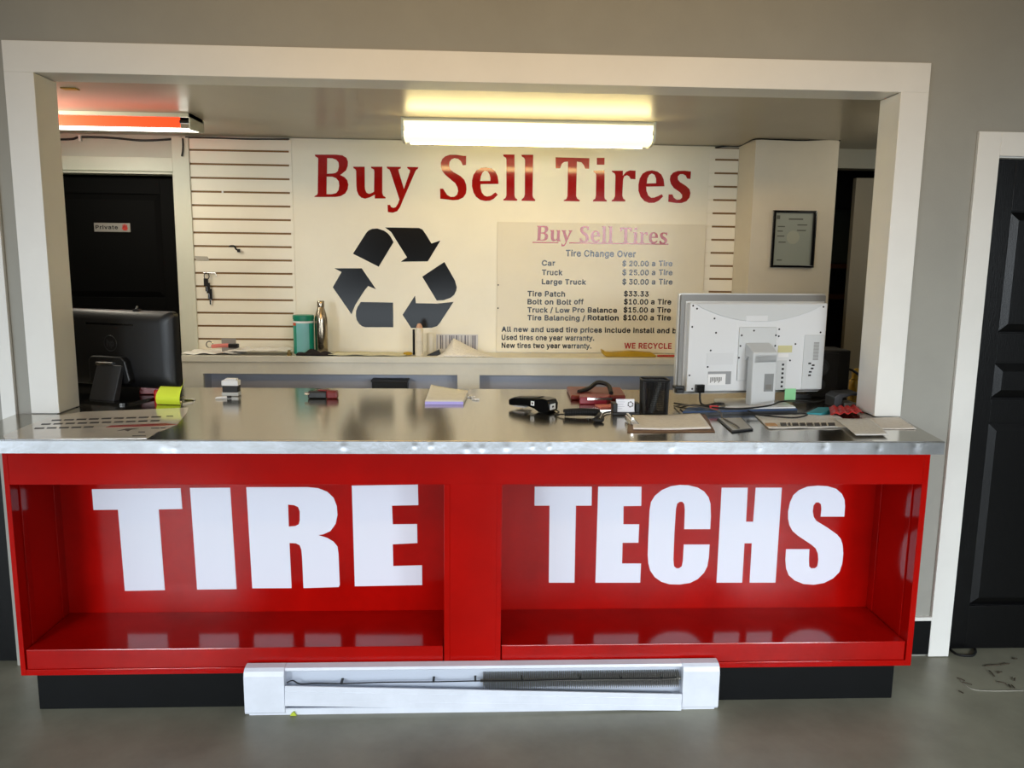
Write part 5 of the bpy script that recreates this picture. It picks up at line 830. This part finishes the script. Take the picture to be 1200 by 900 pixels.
# coiled cord
t = thing('coiled_cord', 'black coiled cord running from the card terminal across the worktop', 'cord', wt(680, 489))
a, e = wt(661, 488.5), wt(703, 489); coil = []
for i in range(22 * 12 + 1):
    s_ = i / (22 * 12); pnt = a.lerp(e, s_); g = 2 * math.pi * i / 12
    coil.append((pnt.x, pnt.y + .0125 * math.cos(g), Z0 + .0165 + .0125 * math.sin(g) + (.004 * math.sin(3 * s_))))
b = MB(); b.tube(coil, .0034, M['rubber'], 6); b.build('coil', t, smooth=True)
b = MB(); b.tube(spline([(.320, .062, Z0 + .010), (.328, .04, Z0 + .006), tuple(wt(650, 487) + Vector((0, 0, .005))), tuple(a + Vector((0, 0, .01)))]), .0032, M['rubber'], 6); b.build('lead', t, smooth=True)
b = MB(); k0 = wt(700, 494); b.tube(spline([tuple(e + Vector((0, 0, .016))), tuple(k0 + Vector((0, 0, .018))), tuple(k0 + Vector((-.012, -.012, .008))), tuple(k0 + Vector((.012, -.02, .008))), tuple(k0 + Vector((.02, 0, .012)))]), .007, M['rubber'], 8); b.build('strain_relief', t, smooth=True)
b = MB(); b.tube(spline([tuple(k0 + Vector((.015, 0, .012))), tuple(wt(708, 486) + Vector((0, 0, .006))), tuple(wt(720, 483) + Vector((0, 0, .005))), tuple(wt(735, 480) + Vector((0, 0, .004))), tuple(wt(752, 478) + Vector((0, 0, .004)))]), .003, M['rubber'], 6); b.build('lead', t, smooth=True)
# dark red leather cases
t = thing('leather_wallet', 'long dark red leather case with a black strap at the back of the worktop', 'case', (.56, .56, Z0))
b = MB(); b.prism([(wt(664, 458).x, wt(664, 458).y), (wt(669, 469).x, wt(669, 469).y), (wt(733, 469).x, wt(733, 469).y), (wt(727, 459).x, wt(727, 459).y)], Z0 + .0005, Z0 + .022, M['maroon'], 'xy'); b.build('body', t, bevel=.006)
b = MB(); b.tube(spline([tuple(wt(678, 466) + Vector((0, 0, .026))), tuple(wt(690, 464) + Vector((0, 0, .035))), tuple(wt(700, 463) + Vector((0, 0, .058))), tuple(wt(712, 464) + Vector((0, 0, .05))), tuple(wt(716, 468) + Vector((0, 0, .028)))]), .010, M['rubber'], 8); b.build('strap', t, 'black looped strap', smooth=True)
t = thing('card_wallet', 'crimson wallet with a silver bar lying in front of the dark red case', 'wallet', wt(695, 472))
b = MB(); b.prism([(wt(679, 474).x, wt(679, 474).y), (wt(711, 474).x, wt(711, 474).y), (wt(716, 470.5).x, wt(716, 470.5).y), (wt(679, 470.5).x, wt(679, 470.5).y)], Z0 + .0005, Z0 + .032, M['crimson'], 'xy'); b.build('body', t, bevel=.004)
q = wt(702, 474.2); b = MB(); b.box(q.x - .05, q.x + .055, q.y - .004, q.y - .0005, Z0 + .02, Z0 + .030, M['chrome']); b.build('silver_bar', t)
b = MB(); flat(b, [(697, 475.5), (703, 479), (719, 478.5), (718, 475)], Z0 + .0005, Z0 + .006, M['pink']); b.build('pink_slip', label='salmon pink pad lying in front of the crimson wallet', cat='note pad')
# business card holder
a, e = wt(720.5, 487), wt(747, 487); yc = a.y; t = thing('card_holder', 'black holder with a stack of white business cards on the worktop', 'card holder', ((a.x + e.x) / 2, yc + .02, Z0))
zc = at(733, 466.5, Y=yc + .03).z
b = MB(); b.box(a.x - .008, e.x + .008, yc, yc + .05, Z0 + .0005, Z0 + .012, D)
b.box(a.x - .008, a.x + .010, yc, yc + .05, Z0 + .012, Z0 + .048, D); b.box(e.x - .006, e.x + .008, yc, yc + .05, Z0 + .012, Z0 + .048, D)
b.box(a.x + .010, e.x - .006, yc + .034, yc + .05, Z0 + .012, Z0 + .048, D); b.build('holder', t, bevel=.002)
CT = Matrix.Translation(((a.x + e.x) / 2 - .001, yc + .012, Z0 + .0125)) @ Matrix.Rotation(-.2, 4, 'X')
b = MB(); b.box(-.036, .036, 0, .012, 0, zc - Z0 - .014, mat('card_white', (236, 238, 246), .5), CT); cards = b.build('business_cards', t, bevel=.0006)
b = MB(); gm = mat('card_ink', (176, 178, 196), .6); dk = mat('card_dark_ink', (26, 26, 28), .6)
for k, w2 in enumerate((.026, .03, .024, .028, .02)): b.box(-.032, -.032 + w2, -.0006, 0, .048 - .009 * k, .0495 - .009 * k, gm, CT)
for k in range(6):
    g = math.radians(60 * k + 20); T = CT @ Matrix.Translation((.020 + .0095 * math.cos(g), -.0003, .030 + .0095 * math.sin(g))) @ Matrix.Rotation(-g, 4, 'Y'); b.box(-.0022, .0022, -.0003, .0003, -.0038, .0038, dk, T)
b.build('card_print', cards, 'grey lines and a ring of black arrows printed on the front card')
# mesh pen cup
cx_, cy_ = (wt(752.5, 487).x + wt(785, 487).x) / 2, .055; hw = .053; hh = at(768, 445.5, Y=.01).z - Z0
t = thing('mesh_pen_cup', 'black wire mesh pen cup beside the silver monitor', 'pen cup', (cx_, cy_, Z0))
lp = rr_rect(-hw, hw, -.046, .046, .018, 6); n = len(lp); vs = []; fs = []; NZ = 24
dens = []
for i in range(n):
    x_, y_ = lp[i]; x2, y2 = lp[(i + 1) % n]; dst = math.hypot(x2 - x_, y2 - y_); kk = max(1, round(dst / .0046))
    for k in range(kk): dens.append((x_ + (x2 - x_) * k / kk, y_ + (y2 - y_) * k / kk))
n = len(dens)
for j in range(NZ + 1):
    for x_, y_ in dens: vs.append((cx_ + x_ * (.95 + .05 * j / NZ), cy_ + y_ * (.95 + .05 * j / NZ), Z0 + .002 + (hh - .004) * j / NZ))
for j in range(NZ):
    for i in range(n): k = (i + 1) % n; fs.append((j * n + i, j * n + k, (j + 1) * n + k, (j + 1) * n + i))
b = MB(); b.add(vs, fs, D); o = b.build('mesh_wall', t); md = o.modifiers.new('wire', 'WIREFRAME'); md.thickness = .0021; md.use_replace = True
b = MB(); b.tube([(cx_ + x_, cy_ + y_, Z0 + hh - .003) for x_, y_ in dens] + [(cx_ + dens[0][0], cy_ + dens[0][1], Z0 + hh - .003)], .0035, D, 8); b.build('rim', t, smooth=True)
b = MB(); b.prism([(cx_ + x_ * .95, cy_ + y_ * .95) for x_, y_ in dens], Z0 + .0005, Z0 + .004, D, 'xy'); b.build('base', t)
pa, pb = Vector((cx_ - .014, cy_ - .014, Z0 + .0062)), Vector((cx_ + .024, cy_ - .008, Z0 + .136))
b = MB(); b.tube([pa, pa.lerp(pb, .4), pb], [.010, .011, .008], mat('grey_marker_plastic', (124, 128, 126), .5), 12); b.build('marker', label='grey marker standing slanted in the mesh pen cup', cat='marker', smooth=True)
for k, (dx, dy, ex, ey, cc) in enumerate(((-.02, .02, -.03, .034, (60, 30, 30)), (.0, .015, .01, .034, (40, 44, 52)))):
    b = MB(); b.tube([(cx_ + dx, cy_ + dy, Z0 + .006), (cx_ + ex, cy_ + ey, Z0 + .118)], .0045, mat('pen_%d' % k, cc, .4), 10)
    b.build('ballpoint_pen', label=('dark red pen at the left inside the mesh cup' if k == 0 else 'dark grey pen in the middle inside the mesh cup'), cat='pen', smooth=True)
# clipboard with a form
c4 = [wt(735, 507), wt(838, 506.5), wt(826, 485.5), wt(737, 489.2)]
t = thing('clipboard', 'brown hardboard clipboard with a printed form on the worktop', 'clipboard', c4[0].lerp(c4[2], .5))
b = MB(); b.prism([(p_.x, p_.y) for p_ in c4], Z0 + .0005, Z0 + .0038, M['board'], 'xy'); b.build('board', t, bevel=.001)
s4 = [wt(742, 505.5), wt(833, 504.8), wt(820, 487.2), wt(741, 490)]
sheet('form_sheets', s4, Z0 + .0045, NEWS2, 'printed paper form', None, amp=.004, fq=7, th=.0035, parent=t, seed=3)
cl = [wt(736, 500), wt(737, 493)]; mid = (cl[0] + cl[1]) / 2
b = MB(); b.prism([(-.004, .004), (.020, .004), (.030, .010), (.012, .026), (-.004, .022)], -.055, .055, M['chrome'], 'xz', T=Matrix.Translation((mid.x, mid.y, Z0))); b.build('clip', t, 'chrome spring clip', bevel=.002)
b = MB(); b.tube([(mid.x + .005, mid.y - .05, Z0 + .027), (mid.x + .005, mid.y + .05, Z0 + .027)], .005, M['chrome'], 10); b.build('clip_spring', t)

# silver monitor, back towards us
A = Vector((.852, .275)); B_ = Vector((1.522, .368)); cam_w = (B_ - A).length; rz = math.atan2(B_.y - A.y, B_.x - A.x); cm = (A + B_) / 2
t = thing('computer_monitor', 'large silver monitor seen from behind at the right of the worktop', 'monitor', (cm.x, cm.y, Z0), rz)
hw = cam_w / 2; zb, ztop = .043, .474
b = MB(); b.prism(rr_rect(-hw, hw, zb, ztop, .006, 2), 0, .022, M['bezel2'], 'xz'); b.build('front_rim', t, local=True)
b = MB(); b.prism(rr_rect(-hw + .005, hw - .005, zb + .005, ztop - .005, .005, 2), -.014, .002, M['bezel'], 'xz'); b.build('bezel', t, local=True)
SV = M['silver']
x0, x1, z0, z1 = -hw + .030, hw - .018, zb + .018, ztop - .038
b = MB(); b.box(x0, x1, -.052, -.012, z0, z1, M['silver2']); b.build('back_shell', t, local=True, bevel=.004)
b = MB(); b.box(x0 - .006, x1 + .006, -.018, -.012, z0 - .006, z1 + .006, M['bezel2']); b.build('shell_border', t, local=True, bevel=.001)
arc = [(x0 + .02, z1 - .004)] + [(x0 + .02 + (x1 - x0 - .04) * k / 16, z1 - .004 - .075 * math.sin(math.pi * k / 16) ** .8) for k in range(1, 16)] + [(x1 - .02, z1 - .004)]
b = MB(); b.prism(arc, -.058, -.051, SV, 'xz'); b.build('upper_cover', t, local=True, bevel=.002)
b = MB(); b.box(-.085, .085, -.060, -.051, .105, .335, SV); b.build('arm_cover', t, local=True, bevel=.003)
b = MB(); b.box(-.06, .04, -.0605, -.057, .36, .384, M['silver2']); b.build('name_plate', t, local=True, bevel=.001)
b = MB(); b.box(x1 - .10, x1 - .004, -.056, -.051, z0 + .004, z0 + .24, SV); b.build('side_port_cover', t, local=True, bevel=.002)
b = MB()
for k in range(16): b.box(x1 - .055, x1 - .030, -.0568, -.0555, z0 + .13 + .005 * k, z0 + .1325 + .005 * k, M['bezel'])
b.build('vent_slots', t, local=True)
b = MB()
for k, (dx, dz) in enumerate(((-.07, .075), (-.062, .09), (-.058, .104), (-.072, .060), (-.075, .112))): b.box(x1 + dx, x1 + dx + .013, -.0568, -.0555, z0 + dz, z0 + dz + .007, D)
b.build('side_ports', t, local=True)
b = MB(); b.box(.085, .145, -.0545, -.0515, z0 + .004, z0 + .13, SV); b.build('port_panel', t, local=True, bevel=.001)
b = MB()
for k in range(6): b.box(.122, .132, -.0555, -.054, z0 + .012 + .019 * k, z0 + .021 + .019 * k, D)
b.build('ports', t, local=True)
b = MB(); b.box(-.215, -.11, -.0535, -.0515, z0 + .03, z0 + .085, mat('socket_recess', (150, 152, 154), .5)); b.build('power_recess', t, local=True)
for lx0, lx1, lz0, lz1, mm, lb_ in ((-.215, -.135, .088, .135, M['white'], 'white sticker'), (-.225, -.105, .175, .225, mat('pale_sticker', (216, 218, 220), .4), 'pale rating sticker'), (.10, .165, .225, .255, mat('yellow_sticker', (206, 200, 150), .5), 'small coloured sticker'), (.10, .15, .205, .220, M['white'], 'small white sticker')):
    b = MB(); b.box(lx0, lx1, -.0548, -.0515, lz0, lz1, mm); b.build('sticker', t, lb_, local=True)
b = MB()
for k in range(9): b.box(-.205 + .006 * k, -.2045 + .006 * k + .003, -.0555, -.0545, .098 + .004 * (k % 3), .122, M['bezel'])
b.build('sticker_print', t, local=True)
first = None
for sx_, sz_ in ((x0 + .012, z1 - .012), (x0 + .03, z1 - .024), (x0 + .11, z1 - .065), (x0 + .12, z1 - .125), (x0 + .10, z1 - .20), (x0 + .09, z1 - .27), (x0 + .012, z1 - .10), (x0 + .01, z0 + .07), (x0 + .025, z0 + .012), (-.02, .32), (.10, .325), (.10, .295), (-.075, .30), (-.078, .255), (-.082, .205), (.082, .30), (.082, .255), (.082, .205), (.16, .19), (x1 - .02, z1 - .015), (x1 - .10, z1 - .03), (x1 - .08, z1 - .022), (x1 - .025, z0 + .25), (x1 - .14, z0 + .2)):
    if first is None:
        b = MB(); b.lathe([(.0042, 0), (.004, .001), (.002, .0016)], (0, 0, 0), D, 10, Matrix.Rotation(math.pi / 2, 4, 'X')); first = o = b.build('screw', t, local=True)
    else:
        o = first.copy(); COL.objects.link(o)
    inarm = abs(sx_) < .086 and .105 < sz_ < .335
    o.location = (sx_, -.0600 if inarm else -.0522, sz_)
b = MB(); b.box(-.272, -.236, -.075, -.053, zb + .015, zb + .050, M['gloss']); b.tube(spline([(-.254, -.068, zb + .016), (-.254, -.072, .03), (-.25, -.085, .012), (-.22, -.11, .006)]), .0045, M['rubber'], 8); b.build('power_plug', t, 'black power plug with lead', local=True, bevel=.003)
b = MB(); b.prism([(-.055, .003), (.055, .003), (.055, .205), (.055, .225), (-.05, .225), (-.055, .2)], -.135, -.085, SV, 'xz'); nk = b.build('stand_column', t, local=True, bevel=.006)
b = MB(); b.prism([(-.085, .215), (-.135, .19), (-.135, .235), (-.06, .27), (-.058, .19)], -.055, .055, SV, 'yz'); b.build('stand_arm', t, local=True, bevel=.004)
b = MB(); b.box(.0, .042, -.1362, -.1335, .07, .145, mat('recess_grey', (136, 138, 138), .5)); b.box(.006, .034, -.1368, -.136, .078, .10, M['bezel']); b.build('cable_window', t, local=True)
b = MB(); b.prism(rr_rect(-.14, .14, -.137, .06, .03), .0005, .010, SV, 'xy'); b.build('stand_foot', t, local=True, bevel=.003)
b = MB(); b.box(-hw - .012, -hw + .030, -.030, .004, .070, .082, D); b.box(-hw - .004, -hw + .03, -.028, 0, .050, .068, D); b.build('edge_clip', t, 'black clip on the left edge of the monitor', local=True, bevel=.002)

# speaker and router on the far right
q = wt(957, 475); q2 = wt(994, 474); zt = at(980, 410.5, Y=.45).z
xa = at(958, 440, Y=.45).x; xb = at(996, 440, Y=.45).x
t = thing('loudspeaker', 'black speaker box with a grille standing between the silver monitor and the white jamb', 'speaker', ((xa + xb) / 2, .53, Z0))
b = MB(); b.box(xa - .04, xb, .455, .62, Z0 + .0005, zt, D); b.build('cabinet', t, bevel=.006)
b = MB(); b.box(xa - .03, xb - .055, .450, .456, Z0 + .02, zt - .015, mat('speaker_grille', (16, 16, 17), .7, bump=.8, bscale=220)); b.build('grille', t)
for k, (dx, dz, r_) in enumerate(((.012, .14, .04), (.012, .06, .028))):
    b = MB(); b.lathe([(r_, 0), (r_, .003), (r_ * .86, .004), (r_ * .8, .001)], (0, 0, 0), M['dark2'], 24, Matrix.Translation((xa + dx, .4505, Z0 + dz)) @ Matrix.Rotation(math.pi / 2, 4, 'X')); b.build('driver_ring', t, smooth=True)
q = wt(988, 478); xs_p = xb
t = thing('desk_phone_base', 'small charcoal device with a curved arm at the foot of the right jamb', 'device', (q.x, .26, Z0))
xa, xb = at(975, 470, Y=.22).x, at(1000, 470, Y=.22).x
b = MB(); b.prism([(xa, Z0 + .0005), (xa + .035, Z0 + .0005), (xa + .038, Z0 + .040), (xb - .02, Z0 + .052), (xb + .012, Z0 + .052), (xb + .012, Z0 + .066), (xa + .02, Z0 + .060), (xa, Z0 + .045)], .20, .29, M['dark2'], 'xz'); b.build('body', t, bevel=.004)
b = MB(); b.box(xa + .05, xb + .012, .21, .29, Z0 + .0005, Z0 + .018, mat('grey_slab', (110, 112, 112), .5)); b.build('slab', t, bevel=.002)
x_ = at(999, 432, Y=.64).x; b = MB(); b.lathe([(.03, 0), (.033, .01), (.033, .05), (.027, .06)], (x_ + .012, .615, Z0 + .0005), M['gold'], 18); b.lathe([(.02, .06), (.024, .065), (.024, .10), (.012, .115)], (x_ + .012, .615, Z0 + .0005), M['gold'], 18)
b.build('yellow_bottle', label='yellow bottle half hidden behind the speaker beside the right jamb', cat='bottle', smooth=True)
b = MB(); b.tube(spline([(xs_p - .004, .50, Z0 + .13), (xs_p + .02, .47, Z0 + .125), (xs_p + .035, .42, Z0 + .10), (xs_p + .03, .36, Z0 + .05), (xs_p + .02, .33, Z0 + .008), (xs_p - .01, .32, Z0 + .006)]), .006, M['rubber'], 8); b.build('cable', label='black cable drooping from the speaker to the charcoal device', cat='cable', smooth=True)
# books, notes and papers round the monitor foot
t = thing('blue_binder', 'flat blue cover with white page edges lying under the monitor cables', 'binder', wt(870, 482))
b4 = [wt(800, 487), wt(934, 484), wt(928, 480), wt(806, 482)]
b = MB(); b.prism([(p_.x, p_.y) for p_ in b4], Z0 + .0108, Z0 + .0165, M['blue'], 'xy'); b.build('cover', t)
b4 = [wt(848, 484.5), wt(932, 482.8), wt(928, 480.2), wt(850, 481.5)]
b = MB(); b.prism([(p_.x, p_.y) for p_ in b4], Z0 + .0166, Z0 + .0205, M['white'], 'xy'); b.build('pages', t, 'white page edges')
b4 = [wt(800, 487), wt(934, 484), wt(928, 480), wt(806, 482)]
b = MB(); b.prism([(p_.x, p_.y) for p_ in b4], Z0 + .0005, Z0 + .0107, M['dark2'], 'xy'); b.build('lower_cover', t)
q = at(926, 463, Y=.28); T = Matrix.Translation((q.x, .28, q.z)) @ Matrix.Rotation(.15, 4, 'Z')
b = MB(); b.box(-.026, .026, 0, .0012, -.03, .028, M['green'], T); b.build('sticky_note', label='pale green note hanging from the bottom edge of the silver monitor', cat='sticky note')
b = MB(); flat(b, [(945, 487), (963, 487.5), (979, 480.5), (958, 480.5)], Z0 + .0005, Z0 + .012, M['tealp']); b.build('teal_booklet', label='teal booklet lying left of the red wrapper', cat='booklet', bevel=.002)
sheet('plastic_wrapper', [wt(973, 489), wt(1012, 489), wt(1003, 479.5), wt(971, 480.5)], Z0 + .008, M['redbag'], 'crumpled red plastic wrapper at the foot of the right jamb', 'wrapper', amp=.016, fq=26, nu=26, nv=14, seed=5)
sheet('newspaper', [wt(901, 503.5), wt(1008, 501.5), wt(978, 487), wt(884, 487)], Z0 + .0008, NEWS, 'newspaper with a dark headline lying in front of the silver monitor', 'newspaper', amp=.004, seed=7)
tp = [o for o in COL.objects if o.get('label', '').startswith('newspaper with a dark headline')][0]
def nw(px, py): v = at(px, py, Z=Z0 + .0066); return v
b = MB()
hd = ['B', 'I', 'R', 'E', 'C', 'Z']
xs0 = 915
for k, wpx in enumerate((7, 3, 7, 6, 7, 6, 6, 8)):
    g0, g1, g2, g3 = nw(xs0, 499), nw(xs0 + wpx, 498.8), nw(xs0 + wpx - 1, 495.2), nw(xs0 - 1, 495.4)
    b.prism([(g.x, g.y) for g in (g0, g1, g2, g3)], Z0 + .0062, Z0 + .0068, mat('headline_ink', (70, 64, 60), .7), 'xy'); xs0 += wpx + 2
off = tp.location.copy()
b.v = [tuple(Vector(v) - off) for v in b.v]
b.build('headline', tp, 'dark headline strip', local=True)
b = MB(); g = [nw(898, 499), nw(912, 499), nw(908, 495.6), nw(896, 495.8)]; b.prism([(p_.x, p_.y) for p_ in g], Z0 + .0062, Z0 + .0068, mat('orange_ink', (206, 160, 110), .7), 'xy'); b.v = [tuple(Vector(v) - off) for v in b.v]; b.build('orange_mark', tp, 'pale orange printed block', local=True)
sheet('newspaper', [wt(1003, 513), wt(1041, 512.5), wt(1020, 493), wt(978, 493)], Z0 + .0066, NEWS, 'white printed page overhanging nearest the worktop front at the right', 'newspaper', amp=.003, seed=8, fq=6)
sheet('newspaper', [wt(1029, 503.5), wt(1074, 503.5), wt(1053, 489.5), wt(1014, 491)], Z0 + .0015, NEWS2, 'pinkish leaflet at the far right corner of the worktop below the white casing', 'leaflet', amp=.002, seed=11, fq=5)
# translucent grey card / phone
t = thing('smartphone_case', 'flat grey translucent case lying right of the clipboard', 'phone case', wt(862, 499))
c4 = [wt(858, 507.5), wt(883, 504.5), wt(869, 490.5), wt(840, 491.5)]
b = MB(); b.prism([(p_.x, p_.y) for p_ in c4], Z0 + .0005, Z0 + .006, M['dark2'], 'xy'); b.build('tray', t, bevel=.003)
cc = sum(c4, Vector()) / 4; b = MB(); b.prism([(cc.x + (p_.x - cc.x) * .86, cc.y + (p_.y - cc.y) * .86) for p_ in c4], Z0 + .006, Z0 + .0072, mat('grey_film', (172, 168, 158), .3), 'xy'); b.build('cover', t, 'pale grey cover')
# cable tangle
def wz(px, py, z): v = wt(px, py); return (v.x, v.y, Z0 + z)
for nm, pts, r_, mm, lb_ in (
  ('cable', [wz(790, 474, .006), wz(800, 476, .008), wz(820, 478, .008), wz(840, 478, .020), wz(848, 480, .024), wz(836, 483, .028), wz(824, 481, .022), wz(814, 478, .010)], .0036, M['rubber'], 'black cable looped under the left half of the silver monitor'),
  ('cable', [wz(797, 479, .004), wz(812, 482, .026), wz(840, 486, .028), wz(868, 487, .028), wz(900, 484, .030), wz(915, 480, .034), wz(934, 478, .03), wz(955, 474, .012), wz(966, 470, .006)], .0036, M['rubber'], 'black cable arching across the blue binder in front of the monitor foot'),
  ('cable', [wz(876, 487, .020), wz(890, 489.5, .014), wz(915, 489, .012), wz(940, 488, .012), wz(945, 490, .012), wz(930, 492.5, .010), wz(900, 491, .012), wz(880, 489, .014)], .0032, M['rubber'], 'thin black cable loop lying on the headline newspaper'),
  ('cable', [wz(790, 477, .004), wz(804, 482, .026), wz(825, 485, .026), wz(843, 488.6, .020), wz(846, 491, .006), wz(852, 496, .011), wz(862, 502, .012), wz(866, 505, .011)], .003, mat('grey_cable', (96, 90, 84), .5), 'grey brown cable between the clipboard and the grey case')):
    b = MB(); b.tube(spline(pts, 10), r_, mm, 8); b.build(nm, label=lb_, cat='cable', group='cables under the monitor', smooth=True)
q = wz(836, 485, .024); b = MB(); b.box(q[0] - .018, q[0] + .018, q[1] - .008, q[1] + .008, q[2] - .006, q[2] + .010, mat('red_plug', (206, 40, 40), .4)); b.build('cable_connector', label='small red plug among the cables right of the mesh cup', cat='plug', bevel=.003)
b = MB(); b.prism([(x_, z_) for x_, z_ in ((0, .0005), (.10, .0005), (.09, .018), (.02, .024))], 0, .07, M['dark'], 'xz', T=Matrix.Translation((wt(940, 473).x, .42, Z0))); b.build('power_adapter', label='black power adapter behind the cables under the right end of the monitor', cat='adapter', bevel=.004)

# ================================================================ on the floor
def fl(px, py): v = at(px, py, Z=0); return Vector((v.x, v.y, 0))
q = fl(344, 838.5); t = MB(); rr = random.Random(2)
t.prism([(q.x - .012, .0008), (q.x + .012, .0008), (q.x + .008, .006), (q.x + .002, .016), (q.x - .006, .010)], q.y - .004, q.y + .004, mat('leaf_yellow', (190, 206, 60), .6), 'xz'); t.build('leaf', label='tiny yellow green leaf on the floor in front of the heater', cat='leaf', bevel=.001)
b = MB(); b.tube(spline([tuple(fl(1112, 761) + Vector((0, 0, .006))), tuple(fl(1122, 768.5) + Vector((0, 0, .006))), tuple(fl(1138, 770) + Vector((0, 0, .006))), tuple(fl(1143, 766) + Vector((0, 0, .006))), tuple(fl(1142, 760) + Vector((0, 0, .006)))]), .005, M['rubber'], 6)
b.build('cable', label='short loop of black cable on the floor beside the right door casing', cat='cable', smooth=True)
b = MB(); b.tube(spline([tuple(fl(1124, 795) + Vector((0, 0, .001))), tuple(fl(1131, 803) + Vector((0, 0, .001))), tuple(fl(1142, 808.5) + Vector((0, 0, .001))), tuple(fl(1165, 810) + Vector((0, 0, .001))), tuple(fl(1199, 809.5) + Vector((0, 0, .001)))]), .0022, mat('pale_string', (150, 146, 134), .8), 6)
b.build('string', label='pale string curving across the floor in front of the right door', cat='string', smooth=True)
tw = mat('twig_brown', (70, 60, 46), .8)
rr = random.Random(11)
for k, (px, py, ln, an) in enumerate(((1178, 779.5, .05, .2), (1163, 781, .07, .1), (1162, 790, .05, 1.4), (1172, 789, .025, .4), (1189, 797, .03, .9), (1126, 797, .03, 2.2), (1133, 802, .035, 2.5), (1174, 801, .03, 2.7), (1183, 805, .025, 1.3), (1187, 805.5, .025, 1.4), (1126, 812, .02, 2.0), (1190, 773, .02, .3))):
    q = fl(px, py); d_ = Vector((math.cos(an), math.sin(an), 0)) * ln / 2
    b = MB(); b.tube(spline([tuple(q - d_ + Vector((0, 0, .004))), tuple(q + Vector((0, 0, .005))), tuple(q + d_ + Vector((0, 0, .004)))], 4), [.0024] * 8 + [.001], tw, 6)
    b.build('twig', label='small dark twig among debris on the floor before the right black door', cat='twig', group='twigs on the floor by the right door', smooth=True)
